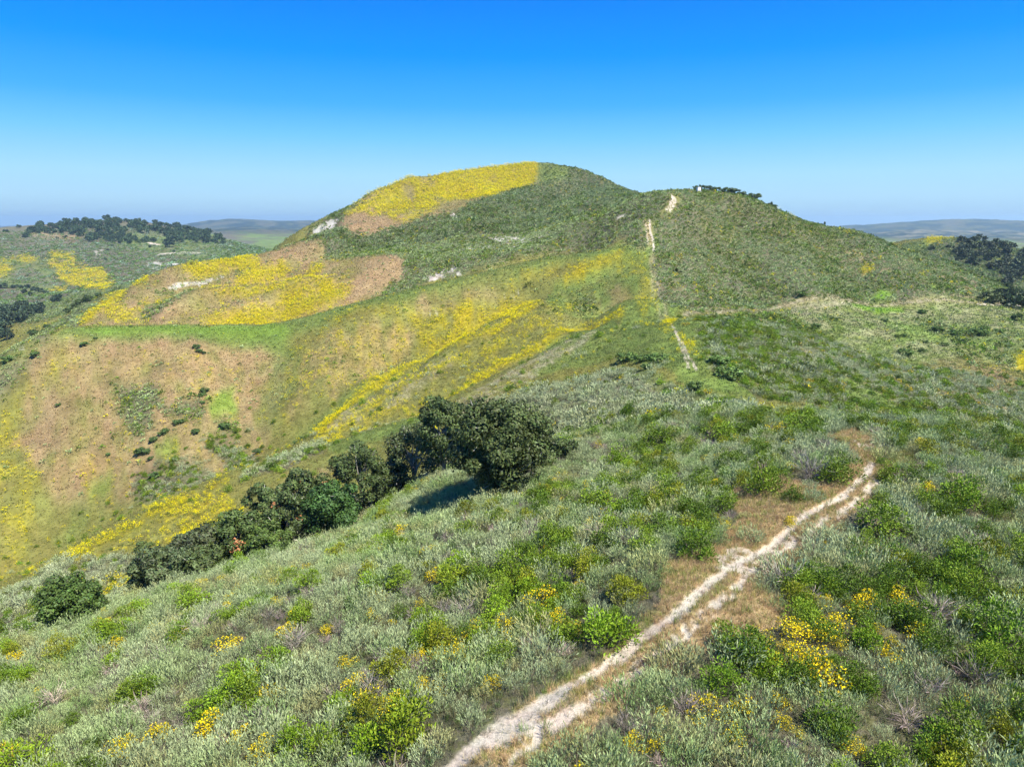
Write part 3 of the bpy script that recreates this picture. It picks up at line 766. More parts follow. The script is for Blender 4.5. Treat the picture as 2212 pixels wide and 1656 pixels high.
def green_bush(nl=20, per=85, leaf=.055, w=.024, R=.5, hz=.62, lr=(.13, .23), colour=(.175, .26, .018), up=.55):
    cen, r = dome_lobes(nl, R, hz, lr)
    n = nl * per
    li = np.repeat(np.arange(nl), per)
    d = unit(n, .25)
    base = cen[li] + d * (r[li] * rg.uniform(.55, 1.0, n))[:, None]
    base[:, 2] = np.maximum(base[:, 2], .02)
    dd = d + np.array([[0, 0, up]]) + rg.normal(0, .3, (n, 3))
    v, f = kites(base, dd, leaf * rg.uniform(.7, 1.4, n), w * rg.uniform(.8, 1.3, n))
    lv = (1 + rg.normal(0, .12, nl))[li][:, None]
    c = np.array([colour]) * lv * (1 + rg.normal(0, .16, (n, 1))) * (1 + rg.normal(0, .05, (n, 3)))
    return v, f, np.repeat(np.clip(c, .005, 1), 4, 0), cen, r
def blossoms(n, cen=None, r=None, size=.042, colour=(.85, .66, .015), top=.55):
    if cen is None:
        d = unit(n, .7); base = d * np.array([[.46, .46, .62]]) * rg.uniform(.75, 1.05, (n, 1))
    else:
        li = rg.integers(0, len(cen), n); d = unit(n, top); base = cen[li] + d * (r[li] * rg.uniform(.95, 1.15, n))[:, None]
    base[:, 2] = np.maximum(base[:, 2], .08)
    v, f = kites(base, unit(n, .3), size * rg.uniform(.7, 1.3, n), size * rg.uniform(.8, 1.1, n), .05)
    return v, f, col4(n, colour, .12, .04)
def twiggy(n=190, colour=(.27, .245, .21), w=.010):
    """dead or leafless shrub: a bundle of forking grey twigs"""
    a = rg.uniform(0, 2 * np.pi, n)
    t = rg.uniform(.05, .75, n)
    q = rg.uniform(.1, .5, n)
    base = np.stack([q * t * np.cos(a), q * t * np.sin(a), t * .55], 1)
    d = np.stack([np.cos(a) * .8, np.sin(a) * .8, np.full(n, .9)], 1) + rg.normal(0, .5, (n, 3))
    v, f = kites(base, d, rg.uniform(.14, .38, n), w * rg.uniform(.7, 1.6, n), .1)
    return v, f, col4(n, colour, .2, .04)
def tuft(n=26, h=.38, w=.012, spread=.5, colour=(1, 1, 1), foot=.12):
    a = rg.uniform(0, 2 * np.pi, n); q = rg.uniform(0, foot, n)
    base = np.stack([q * np.cos(a), q * np.sin(a), np.full(n, -.03)], 1)
    d = np.stack([np.cos(a) * spread * rg.uniform(.1, 1, n), np.sin(a) * spread * rg.uniform(.1, 1, n), np.ones(n)], 1) + rg.normal(0, .15, (n, 3))
    v, f = kites(base, d, h * rg.uniform(.5, 1.15, n), w * rg.uniform(.7, 1.3, n), .25)
    return v, f, col4(n, colour, .14, .04)
def clump(n=34, leaf=.34, w=.17, R=.48, hz=.6, colour=(1, 1, 1), var=.16, up=.5):
    """a shrub seen from far: fewer, larger sprays"""
    d = unit(n, .35)
    d[:, 2] = np.abs(d[:, 2])
    base = d * np.array([[R, R, hz]]) * rg.uniform(.45, .8, (n, 1))
    v, f = kites(base, d + np.array([[0, 0, up]]) + rg.normal(0, .35, (n, 3)), leaf * rg.uniform(.7, 1.3, n), w * rg.uniform(.7, 1.3, n))
    return v, f, col4(n, colour, var, .04)

def plant_mesh(name, v, f, c, mats, mi=None):
    me = build_mesh(name, v, f)
    for m in mats: me.materials.append(m)
    at = me.attributes.new('leafc', 'FLOAT_COLOR', 'POINT')
    cc = np.ones((len(v), 4), np.float32); cc[:, :3] = c
    at.data.foreach_set('color', cc.ravel())
    if mi is not None: me.polygons.foreach_set('material_index', np.asarray(mi, np.int32))
    return me

# ------------------------------------------------------------------ masses of plants nobody could count: one object each, instanced on points
def mass(name, templates, pts, scl, rot, tint, pick, label, category):
    """templates: (verts, faces, colours, material index per face); the object's own mesh carries them, flagged by 'tmpl'"""
    npt = len(pts)
    vs = [np.asarray(pts, np.float32)]; fs = []; cs = [np.ones((npt, 3))]; tm = [np.zeros(npt, np.int32)]; ms = []
    o = npt
    for k, (v, f, c, m) in enumerate(templates):
        vs.append(v); fs.append(f + o); cs.append(c); tm.append(np.full(len(v), k + 1, np.int32)); ms.append(np.broadcast_to(m, len(f))); o += len(v)
    me = plant_mesh(name, np.concatenate(vs), np.concatenate(fs), np.concatenate(cs), [M_LEAF, M_TWIG, M_PETAL], np.concatenate(ms))
    nv = o
    me.attributes.new('tmpl', 'INT', 'POINT').data.foreach_set('value', np.concatenate(tm))
    pk = np.zeros(nv, np.int32); pk[:npt] = pick
    me.attributes.new('pick', 'INT', 'POINT').data.foreach_set('value', pk)
    a = np.ones((nv, 3), np.float32); a[:npt] = scl
    me.attributes.new('scl', 'FLOAT_VECTOR', 'POINT').data.foreach_set('vector', a.ravel())
    a = np.zeros((nv, 3), np.float32); a[:npt] = rot
    me.attributes.new('rot', 'FLOAT_VECTOR', 'POINT').data.foreach_set('vector', a.ravel())
    a = np.ones((nv, 4), np.float32); a[:npt, :3] = tint
    me.attributes.new('tint', 'FLOAT_COLOR', 'POINT').data.foreach_set('color', a.ravel())
    o_ = link(name, me, label, category, None, 'stuff')
    ng = bpy.data.node_groups.new(name, 'GeometryNodeTree')
    ng.interface.new_socket('Geometry', in_out='INPUT', socket_type='NodeSocketGeometry')
    ng.interface.new_socket('Geometry', in_out='OUTPUT', socket_type='NodeSocketGeometry')
    N = ng.nodes; Lk = ng.links
    gi = N.new('NodeGroupInput'); go = N.new('NodeGroupOutput')
    def attr(nm, ty):
        q = N.new('GeometryNodeInputNamedAttribute'); q.data_type = ty; q.inputs['Name'].default_value = nm; return q.outputs['Attribute']
    def sep(k):
        s = N.new('GeometryNodeSeparateGeometry'); s.domain = 'POINT'
        c = N.new('FunctionNodeCompare'); c.data_type = 'INT'; c.operation = 'EQUAL'
        Lk.new(attr('tmpl', 'INT'), c.inputs[2]); c.inputs[3].default_value = k
        Lk.new(gi.outputs[0], s.inputs[0]); Lk.new(c.outputs[0], s.inputs['Selection'])
        return s.outputs[0]
    gti = N.new('GeometryNodeGeometryToInstance')
    for k in range(len(templates), 0, -1):
        Lk.new(sep(k), gti.inputs[0])
    iop = N.new('GeometryNodeInstanceOnPoints')
    Lk.new(sep(0), iop.inputs['Points']); Lk.new(gti.outputs[0], iop.inputs['Instance'])
    iop.inputs['Pick Instance'].default_value = True
    Lk.new(attr('pick', 'INT'), iop.inputs['Instance Index'])
    Lk.new(attr('rot', 'FLOAT_VECTOR'), iop.inputs['Rotation'])
    Lk.new(attr('scl', 'FLOAT_VECTOR'), iop.inputs['Scale'])
    Lk.new(iop.outputs[0], go.inputs[0])
    md = o_.modifiers.new('scatter', 'NODES'); md.node_group = ng
    return o_

# ------------------------------------------------------------------ where plants stand
_slope = (ZZ - CAMZ) / RR
_hor = np.maximum.accumulate(_slope, axis=1)
def cell(x, y):
    az = np.arctan2(x, y); r = np.hypot(x, y)
    i = np.clip(np.round((az - AZ[0]) / (AZ[1] - AZ[0])), 0, NA - 1).astype(int)
    j = np.clip(np.round((np.log(r) - LR[0]) / (LR[1] - LR[0])), 0, NR - 1).astype(int)
    return az, r, i, j
def height(x, y):
    az = np.arctan2(x, y); r = np.hypot(x, y)
    fi = np.clip((az - AZ[0]) / (AZ[1] - AZ[0]), 0, NA - 1.001); fj = np.clip((np.log(r) - LR[0]) / (LR[1] - LR[0]), 0, NR - 1.001)
    i = fi.astype(int); j = fj.astype(int); fi = fi - i; fj = fj - j
    return (ZZ[i, j] * (1 - fi) * (1 - fj) + ZZ[i + 1, j] * fi * (1 - fj) + ZZ[i, j + 1] * (1 - fi) * fj + ZZ[i + 1, j + 1] * fi * fj)
def sites(r0, r1, s, azm=.74, hmax=2.0, margin=.004):
    """jittered grid of possible places between two distances, only where the ground can be seen (with a margin)"""
    m = r1 * math.sin(azm)
    gx, gy = np.meshgrid(np.arange(-m, m, s), np.arange(max(0, r0 * math.cos(azm)), r1, s), indexing='ij')
    x = gx.ravel() + rng.uniform(-.5, .5, gx.size) * s; y = gy.ravel() + rng.uniform(-.5, .5, gx.size) * s
    az, r, i, j = cell(x, y)
    k = (r > r0) & (r < r1) & (np.abs(az) < azm)
    x, y, az, r, i, j = x[k], y[k], az[k], r[k], i[k], j[k]
    z = height(x, y)
    top = (z + hmax - CAMZ) / r
    k = top > _hor[i, np.maximum(j - 2, 0)] - margin
    return x[k], y[k], z[k], r[k], i[k], j[k]
def wts(i, j):
    return {k: W[k][i, j] for k in CLS}
def rots(n, tilt=.12):
    a = rng.normal(0, tilt, (n, 3)); a[:, 2] = rng.uniform(0, 6.283, n); return a
def tints(n, base, var=.12, hue=.05):
    return np.clip(np.array(base)[None] * (1 + rng.normal(0, var, (n, 1))) * (1 + rng.normal(0, hue, (n, 3))), .01, 3)

# ---- near scrub: split into kinds
x, y, z, r, i, j = sites(14, 86, 1.0, .94)
w = wts(i, j); n = len(x)
u = rng.uniform(0, 1, n)
big = fbm(x / 5, y / 5, 51, 3); med = fbm(x / 2.2, y / 2.2, 52, 2)
cover = w['sag'] + w['grn'] + .35 * w['grs'] * (r > 60) + .06 * w['orr'] + .04 * w['pat'] * 0 + .10 * w['tan'] + .1 * w['olv'] + .4*w['yel']
keep = u < cover * 1.0
HERO = [  # (kind, x of middle, y of foot, width in frame units, height factor, tint, label)
 (1, 1316, 1388, 150, .95, (1.1, 1.2, .9), 'large vivid green bush on the left edge of the track, the brightest one'),
 (1, 1500, 1206, 105, 1.1, (.7, .8, .8), 'big dark green bush left of the orange grass beside the track'),
 (1, 1815, 1038, 105, .9, (.7, .72, .8), 'dull green bush against the right of the bare grey thicket'),
 (3, 1750, 1036, 95, 1.0, (.75, .72, .78), 'bare dark grey thicket of twigs above the upper end of the track'),
 (1, 1663, 1062, 110, .9, (.85, .85, .8), 'olive green bush left of the bare grey thicket'),
 (1, 1566, 1102, 70, 1.2, (.8, .85, .8), 'upright green bush left of the orange grass under the hill brow'),
 (0, 1754, 1082, 48, 1.0, (.8, .9, .85), 'lone round sagebrush in orange grass above the track'),
 (0, 1620, 1168, 58, 1.0, (.85, .95, .85), 'round grey sagebrush just left of the bare patch by the track'),
 (1, 1903, 1006, 30, 1.0, (.7, .8, .7), 'tiny dark green bush at the upper end of the track'),
 (2, 1709, 1132, 36, 1.0, (1, 1, 1), 'small yellow flowering bush touching the left rut of the track'),
 (2, 1849, 1320, 50, 1.0, (1.1, .8, .6), 'orange-yellow flowering bush at the top of the yellow patch right of the track'),
 (2, 1948, 1302, 60, 1.0, (1, 1, 1), 'yellow flowering bush, uppermost right of the yellow patch'),
 (2, 1776, 1478, 120, 1.0, (1, 1, 1), 'largest lemon yellow flowering bush right of the track'),
 (2, 1921, 1430, 66, 1.0, (1.05, .85, .7), 'golden flowering bush right of the largest lemon yellow one'),
 (2, 1688, 1572, 52, 1.2, (1, .95, 1), 'narrow yellow flowering bush below the largest lemon yellow one'),
 (2, 1584, 1604, 66, 1.1, (1, 1, 1), 'yellow flowering bush low in the scrub, second from the track'),
 (2, 1411, 1620, 56, 1.1, (1, 1, 1), 'yellow flowering bush low in the scrub, nearest the track'),
 (2, 1706, 1368, 90, .8, (1, 1, 1), 'low spreading yellow flowering bush along the left of the yellow patch'),
 (2, 1640, 1395, 80, .8, (1, 1, 1), 'pale yellow flowering bush nearest the orange grass right of the track'),
 (2, 1800, 1360, 90, .9, (1, 1, 1), 'yellow flowering bush in the centre of the yellow patch'),
 (1, 1870, 1400, 90, 1.1, (.9, 1, .8), 'fresh green bush standing inside the yellow patch'),
 (2, 1025, 1370, 44, 1.5, (1.05, 1, 1), 'tall bright yellow flowering bush left of the vivid green bush'),
 (2, 965, 1425, 60, 1.0, (1, 1, 1), 'yellow flowering bush below and left of the tall bright yellow one'),
 (2, 490, 1402, 90, .5, (1.05, .95, .9), 'long low strip of golden flowers on the left slope'),
 (2, 620, 1372, 70, .7, (1, .95, .9), 'golden flowering bush above and right of the long low strip'),
 (2, 340, 1600, 66, .9, (.95, 1, .9), 'yellow-green flowering bush alone in pale sagebrush low on the left'),
 (1, 485, 1345, 70, .9, (.85, .9, .8), 'dark topped green bush at the middle of the left slope'),
 (1, 598, 1450, 90, 1.0, (1, 1.1, .9), 'round fresh green bush beside the golden strip'),
 (1, 450, 1545, 110, .8, (.9, 1, .85), 'wide green bush low on the left slope'),
 (1, 560, 1540, 70, .9, (1, 1.1, .9), 'green bush right of the wide one low on the left slope'),
 (1, 640, 1620, 90, 1.2, (1.1, 1.2, .9), 'vivid green bush at the lower edge, left of the big olive one'),
 (1, 880, 1600, 170, 1.0, (1.1, 1.0, .75), 'biggest olive bush low in the scrub left of the track'),
 (1, 740, 1530, 100, .8, (.95, 1, .85), 'green bush in a row left of the biggest olive one'),
 (1, 905, 1405, 80, 1.1, (.95, 1.05, .9), 'dense green bush above the biggest olive one'),
 (1, 668, 1275, 80, .9, (.9, .95, .8), 'green bush below the row of oaks'),
 (1, 555, 1270, 60, .9, (.9, .95, .8), 'green bush below the tallest oak in the row'),
 (1, 985, 1265, 120, .8, (1.1, 1.0, .8), 'broad olive bush on the middle slope between big oak and track'),
 (1, 1110, 1240, 100, 1.0, (.9, .95, .8), 'mound of green bush below the big round oak'),
 (1, 55, 1660, 120, .9, (1.15, 1.15, .8), 'yellow-green bush cut by the lower left corner'),
 (1, 430, 1310, 110, .5, (.95, 1, .8), 'low green strip of bush on the left slope'),
 (1, 215, 1370, 70, .7, (.95, .95, .8), 'low green bush right of the dark round oak shrub'),
 (1, 1085, 1310, 80, 1.0, (.95, 1.05, .85), 'green bush above the tall bright yellow one'),
 (1, 1420, 960, 90, .8, (.8, .85, .8), 'dark green bush on the slope right of the big round oak'),
 (1, 1560, 950, 100, .8, (.95, 1, .8), 'spreading green bush under the crest of the near hill'),
 (1, 1740, 930, 100, .8, (.8, .85, .8), 'green bush on the brow left of the pale clearing'),
 (1, 1330, 1010, 80, 1.0, (.9, 1, .85), 'green bush right of the foot of the big oak'),
 (1, 1290, 1100, 110, .8, (.85, .9, .8), 'olive bush on the slope below right of the big oak'),
 (1, 2070, 1090, 110, .9, (.8, .9, .75), 'dark green bush on the right slope below the crest'),
 (1, 1900, 1150, 120, .8, (.85, .9, .75), 'wide green bush right of the upper track'),
 (1, 2080, 1240, 120, .9, (.7, .8, .7), 'dark bush in the scrub on the far right'),
 (1, 1560, 1490, 110, .9, (.85, 1, .8), 'green bush just right of the lower track'),
 (1, 2150, 1390, 120, 1.0, (.75, .9, .75), 'dark green bush at the right margin'),
 (3, 2020, 1340, 100, 1.0, (1.1, 1, 1), 'pinkish grey dry bush right of the yellow patch'),
 (3, 1960, 1570, 110, .7, (.9, .85, .9), 'grey dry bush low on the right'),
 (3, 960, 1330, 60, 1.2, (.85, .85, .95), 'bluish grey bare bush left of the tall bright yellow one'),
 (1, 1360, 905, 44, 1.9, (.6, .7, .7), 'narrow upright dark shrub on the slope above the big oak'),
]
hx, hy, hr = [], [], []
for h_ in HERO:
    qa_, ql_ = loc(h_[1], h_[2]); rr_ = math.exp(ql_)
    hx.append(rr_ * math.sin(qa_)); hy.append(rr_ * math.cos(qa_)); hr.append(h_[3] * math.hypot(rr_, 19) / FOC * .5)
hx, hy, hr = map(np.array, (hx, hy, hr))
for lst in (LRUT, RRUT):
    tp_ = np.array([[math.exp(l_) * math.sin(a_), math.exp(l_) * math.cos(a_)] for a_, l_ in (loc(*q) for q in lst)])
    for (ax, ay), (bx, by) in zip(tp_[:-1], tp_[1:]):
        t_ = np.clip(((x - ax) * (bx - ax) + (y - ay) * (by - ay)) / ((bx - ax) ** 2 + (by - ay) ** 2), 0, 1)
        keep &= np.hypot(x - ax - t_ * (bx - ax), y - ay - t_ * (by - ay)) > (1.15 if lst is LRUT else .85)
for a_, b_, c_ in zip(hx, hy, hr):
    keep &= np.hypot(x - a_, (y - b_)) > c_ * .8 + .15
kind = np.full(n, -1)
v_ = rng.uniform(0, 1, n)
pg = np.clip(.10 + .75 * w['grn'] + .6 * (big - .06), .02, .9) * np.where(x < 2, .72, 1)          # green bushes come in groups
fl = np.clip(.5 * (fbm(x / 4, y / 4, 53, 3) - .22), 0, .5) + .018 + .5 * w['yel']
# yellow bushes low on the right, as seen there
px_, py_ = project(x, y, z)
yl = 0
for (qx, qy, qr, qa) in ((1830, 1330, 2.6, .5), (1900, 1290, 2.0, .45), (1740, 1400, 2.2, .5), (1790, 1450, 1.6, .6), (1930, 1400, 1.4, .5), (1600, 1570, 1.8, .5), (1420, 1600, 1.6, .45),
                         (1700, 1560, 1.5, .45), (1690, 1350, 2.0, .4), (480, 1400, 1.6, .6), (640, 1340, 2.0, .35), (1200, 1310, 1.8, .35), (1025, 1345, 1.0, .7), (950, 1420, 1.3, .5),
                         (1440, 1090, 1.6, .5), (1290, 1120, 1.6, .4), (1180, 1090, 1.4, .4), (390, 1340, 1.6, .4), (260, 1300, 2.0, .3), (830, 1340, 1.3, .35), (330, 1600, 1.0, .6), (1150, 960, 2, .2), (240, 1265, 3.0, .5), (1290, 1060, 1.5, .3), (1500, 1060, 1.5, .3)):
    qa_, ql_ = loc(qx, qy)
    ox, oy = math.exp(ql_) * math.sin(qa_), math.exp(ql_) * math.cos(qa_)
    yl = yl + qa * np.exp(-((x - ox) ** 2 + (y - oy) ** 2) / (2 * (qr * .55) ** 2))
fl = np.clip(fl + yl, 0, .62)
dd_ = np.clip(.11 + .25 * (fbm(x / 3, y / 3, 54, 2) - .1), .02, .4)
kind[keep] = 0
kind[keep & (v_ < pg)] = 1
kind[keep & (v_ > 1 - fl)] = 2
kind[keep & (kind == 0) & (rng.uniform(0, 1, n) < dd_)] = 3
near = dict(x=x, y=y, z=z, r=r, kind=kind, px=px_, py=py_)
base_s = np.array([1.45, 1.95, 1.25, 1.35, 1.0])[kind] * np.exp(rng.normal(0, .26, n)) * (1 + .25 * big)
base_s = np.where(w['orr'] + w['pat'] > .5, base_s * .72, base_s)
near['s'] = np.minimum(base_s, 2.35)

# ---- plant variants
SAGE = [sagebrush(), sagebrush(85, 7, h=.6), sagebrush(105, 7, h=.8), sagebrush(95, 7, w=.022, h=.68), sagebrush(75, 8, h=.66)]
SAGE_ST = [stems(20, .55) for _ in SAGE]
BUSH = [green_bush(20, 90), green_bush(16, 110, lr=(.15, .26)), green_bush(28, 66, lr=(.11, .19), hz=.75), green_bush(18, 95, hz=.5), green_bush(24, 78, hz=.7)]
BUSH_ST = [stems(20, .5, .016, .6) for _ in BUSH]
FLOW = []
for q in range(4):
    b_ = green_bush(14, 44, leaf=.06, w=.022, lr=(.12, .22), hz=.55, colour=(.15, .19, .05))
    FLOW.append((b_[:3], blossoms([520, 380, 640, 300][q], b_[3], b_[4]), stems(16, .5, .012, .5)))
DEAD = [twiggy(), twiggy(230, (.24, .21, .19)), twiggy(170, (.30, .25, .21))]

def part_mesh(name, p, mat):
    return plant_mesh(name, p[0], p[1], p[2], [mat])
P_SAGE = [(part_mesh('sagebrush_foliage', a, M_LEAF), part_mesh('sagebrush_stems', b, M_TWIG)) for a, b in zip(SAGE, SAGE_ST)]
P_BUSH = [(part_mesh('bush_foliage', a[:3], M_LEAF), part_mesh('bush_stems', b, M_TWIG)) for a, b in zip(BUSH, BUSH_ST)]
P_FLOW = [(part_mesh('flowering_foliage', a, M_LEAF), part_mesh('flowering_stems', c, M_TWIG), part_mesh('blossoms', b, M_PETAL)) for a, b, c in FLOW]
P_DEAD = [part_mesh('dry_twigs', a, M_TWIG) for a in DEAD]

# ---- places the labels can refer to (ground positions)
def gpt(px, py):
    a, l = loc(px, py); return np.array([math.exp(l) * math.sin(a), math.exp(l) * math.cos(a)])
TRK = np.array([gpt(a, b) for a, b in LRUT])
def track_side(X, Y):
    d = np.hypot(TRK[:, 0] - X, TRK[:, 1] - Y); k = int(d.argmin()); k2 = min(k, len(TRK) - 2)
    e = TRK[k2 + 1] - TRK[k2]
    return d[k], k / (len(TRK) - 1), (e[0] * (Y - TRK[k2][1]) - e[1] * (X - TRK[k2][0])) > 0     # True = uphill left of it
OAK = gpt(1060, 1050)

NAMES = ['sagebrush', 'green_bush', 'yellow_flowering_bush', 'dry_bush']
def tint_for(k, X, Y):
    if k == 0:
        t = np.array([1, 1, 1.0]) * (1 + rng.normal(0, .10))
        m = float(vnoise(X / 4, Y / 4, 61)); q = rng.uniform()
        t = t * (np.array([1, 1.04, .98]) if m < 0 else np.array([.92, 1.0, .82]))
        if q < .14: t = t * np.array([1.0, .86, .74])
        if q > .86: t = t * np.array([.70, .82, .62])
    elif k == 1:
        t = np.array([1, 1, 1.0]) * (1 + rng.normal(0, .14)); q = rng.uniform() - (.18 if X > 12 else 0)
        if q < .35: t = t * np.array([.62, .70, .8])
        elif q < .5: t = t * np.array([1.25, .95, .8])
        elif q > .8: t = t * np.array([1.15, 1.22, .9])
    elif k == 2: t = np.array([1, 1, 1.0]) * (1 + rng.normal(0, .1))
    else: t = np.array([1, 1, 1.0]) * (1 + rng.normal(0, .15)) * (np.array([1.05, .95, .98]) if rng.uniform() < .5 else np.array([1, .98, .9]))
    return np.clip(t, .05, 2)

LAND = [(1316,1340,'the vivid green bush by the track'), (1500,1160,'the big dark bush left of the track'), (1790,1000,'the grey twig thicket'), (1663,1040,'the olive bush beside the grey thicket'),
 (1566,1070,'the upright bush under the brow'), (1754,1070,'the lone round sagebrush'), (1903,1000,'the upper end of the track'), (1880,960,'the pale clearing'), (1849,1300,'the orange-yellow bush'),
 (1776,1430,'the largest lemon yellow bush'), (1921,1410,'the golden bush'), (1688,1550,'the narrow yellow bush'), (1584,1580,'the low yellow bush right of the track'), (1411,1600,'the yellow bush at the lower track'),
 (1870,1370,'the green bush in the yellow patch'), (1025,1350,'the tall bright yellow bush'), (490,1395,'the long golden strip'), (620,1365,'the golden bush on the left slope'), (340,1590,'the lone yellow-green flowering bush'),
 (598,1430,'the round green bush by the golden strip'), (450,1530,'the wide low green bush'), (640,1600,'the vivid bush at the lower edge'), (880,1580,'the biggest olive bush'), (905,1390,'the dense green bush mid slope'),
 (668,1265,'the green bush under the oaks'), (985,1255,'the broad olive bush mid slope'), (1110,1230,'the green mound below the big oak'), (55,1640,'the lower left corner bush'), (140,1310,'the round oak shrub at the left'),
 (1085,1050,'the biggest oak'), (345,1260,'the leftmost oak of the row'), (713,1140,'the bright dark-green oak'), (570,1200,'the middle of the oak row'), (1420,940,'the dark bush right of the big oak'),
 (1360,880,'the tall dark bush on the pale slope'), (1560,930,'the spreading bush under the crest'), (1740,910,'the bush on the brow'), (2070,1070,'the dark bush on the right slope'), (1900,1130,'the wide bush right of the upper track'),
 (2080,1220,'the dark bush far right'), (1560,1470,'the green bush right of the lower track'), (2150,1370,'the dark bush at the right margin'), (2020,1320,'the pinkish dry bush'), (1960,1560,'the grey dry bush low right'),
 (960,1310,'the bluish bare bush'), (1290,1080,'the olive bush below the big oak'), (1620,1150,'the bare patch by the track'), (1106,1560,'the widest part of the track'), (1376,1420,'the lower bend of the track'),
 (1668,1190,'the middle of the track'), (1350,1640,'the lower edge beside the track'), (1750,1640,'the lower edge right of centre'), (2100,1640,'the lower right corner'), (2180,1000,'the right margin under the crest'), (100,1480,'the left margin low down'), (250,1600,'the lower left slope')]
LAND_XY = [gpt(a, b) for a, b, c in LAND]
def where_words(X, Y, px, py):
    d = [math.hypot(X - q[0], Y - q[1]) for q in LAND_XY]
    k = int(np.argmin(d)); lx, ly, nm = LAND[k]
    vx, vy = px - lx, (py - ly) * 1.8
    side = ('right of' if vx > 0 else 'left of') if abs(vx) > abs(vy) else ('below' if vy > 0 else 'above')
    return ('just ' if d[k] < 3 else 'some way ') + side + ' ' + nm
near['near_flag'] = np.zeros(len(near['x']), bool)
SIZE = lambda s: 'broad' if s > 1.55 else ('small' if s < 1.05 else 'mid-sized')
COLS = {0: lambda t: 'dark grey-green' if t[2] < .66 else ('tan-tinged' if t[1] < .9 * t[0] else ('silvery' if t[2] > .93 else 'grey-green')),
        1: lambda t: 'dark green' if t[1] < .8 else ('vivid green' if t[1] > 1.12 else ('olive green' if t[0] > 1.12 else 'fresh green')),
        2: lambda t: 'yellow-flowered', 3: lambda t: 'bare grey' if t[1] < 1 else 'pale brown'}
NOUN = ['sagebrush', 'rounded bush', 'shrub', 'twiggy shrub']
GROUPN = ['sagebrush', 'green bushes', 'yellow flowering bushes', 'dry bushes']
individual = np.zeros(len(near['x']), bool)
def make_plant(k, X, Y, Z, s, t, rz, tiltx, tilty, label, group, squash=1.0):
    root = link(NAMES[k], None, label, ['sagebrush', 'bush', 'flowering bush', 'dry bush'][k], group)
    root.location = (X, Y, Z - .04); root.rotation_euler = (tiltx, tilty, rz); root.scale = (s, s, s * squash)
    v = int(rng.integers(0, 100))
    if k == 0: ps = list(zip(('foliage', 'stems'), P_SAGE[v % len(P_SAGE)]))
    elif k == 1: ps = list(zip(('foliage', 'stems'), P_BUSH[v % len(P_BUSH)]))
    elif k == 2: ps = list(zip(('foliage', 'stems', 'blossoms'), P_FLOW[v % len(P_FLOW)]))
    else: ps = [('twigs', P_DEAD[v % len(P_DEAD)])]
    for nm, me_ in ps:
        o = link(nm, me_, parent=root)
        o['tint'] = [float(q) for q in (t if nm == 'foliage' or k == 3 else (1, 1, 1))]
    return root
for k in range(4):
    inside = (near['kind'] == k) & (near['px'] > 5) & (near['px'] < 2207) & (near['py'] < 1690)
    ids = np.nonzero(inside)[0]
    ids = ids[np.argsort(-(near['s'][ids] / near['r'][ids]))][:300]
    individual[ids] = True
    for q in ids:
        X, Y, Z, s = near['x'][q], near['y'][q], near['z'][q], near['s'][q]
        t = tint_for(k, X, Y)
        lab = f"{SIZE(s)} {COLS[k](t)} {NOUN[k]} {where_words(X, Y, near['px'][q], near['py'][q])}"
        if len(lab.split()) > 16: lab = ' '.join(lab.split()[1:])
        make_plant(k, X, Y, Z, s, t, rng.uniform(0, 6.28), rng.normal(0, .08), rng.normal(0, .08), lab, GROUPN[k] + ' on the near hill')

for h_, a_, b_, c_ in zip(HERO, hx, hy, hr):
    make_plant(h_[0], a_, b_, float(height(np.array([a_]), np.array([b_]))[0]), c_ * 2 / 1.12, np.array(h_[5]), rng.uniform(0, 6.28), 0, 0, h_[6], None, h_[4])

# ---- the rest of the near scrub
def full(p, mi): return (p[0], p[1], p[2], np.full(len(p[1]), mi))
T_SAGE = [join(full(a, 0), full(b, 1)) for a, b in zip(SAGE, SAGE_ST)]
T_BUSH = [join(full(a[:3], 0), full(b, 1)) for a, b in zip(BUSH, BUSH_ST)]
T_FLOW = [join(full(a, 0), full(b, 2), full(c, 1)) for a, b, c in FLOW]
T_DEAD = [full(a, 1) for a in DEAD]
for k, tp, nm, lb, cat in ((0, T_SAGE, 'sagebrush_cover', 'grey-green sagebrush cover filling the near hillside between the larger shrubs', 'scrub'),
                      (1, T_BUSH, 'green_scrub_cover', 'low green bushes filling the near hillside', 'scrub'),
                      (2, T_FLOW, 'flowering_scrub_cover', 'small yellow flowering bushes among the near scrub', 'scrub'),
                      (3, T_DEAD, 'dry_twig_cover', 'dry grey twigs between the near shrubs', 'scrub')):
    ids = np.nonzero((near['kind'] == k) & ~individual)[0]
    if not len(ids): continue
    tt = np.array([tint_for(k, near['x'][q], near['y'][q]) for q in ids])
    s = near['s'][ids][:, None] * np.ones((1, 3))
    mass(nm, tp, np.stack([near['x'][ids], near['y'][ids], near['z'][ids] - .04], 1), s, rots(len(ids)), tt, rng.integers(0, len(tp), len(ids)), lb, cat)

# ---- low filling between the near shrubs, and the dry grass beside the track
x, y, z, r, i, j = sites(14, 90, .33, .94)
w = wts(i, j); u = rng.uniform(0, 1, len(x))
k = (u < .62 * (w['sag'] + w['grn']) + .9 * w['orr'] + .9 * w['grs'] + .8 * w['olv'] + .9 * w['tan'] + .05 * w['pat'])
x, y, z, i, j = x[k], y[k], z[k], i[k], j[k]; w = wts(i, j)
TC = dict(grs=(.155, .21, .055), dry=(.37, .265, .14), olv=(.215, .215, .06), yel=(.5, .45, .03), sag=(.19, .18, .11), grn=(.14, .16, .055), roc=(.3, .28, .2), pat=(.34, .30, .2), tan=(.40, .36, .22), brt=(.20, .34, .035), orr=(.50, .365, .18))
def local_tint(w, var=.14):
    n = len(w['sag']); c = sum(w[q][:, None] * np.array(TC[q]) for q in CLS)
    return np.clip(c * (1 + rng.normal(0, var, (n, 1))) * (1 + rng.normal(0, .05, (n, 3))), .01, 1.2)
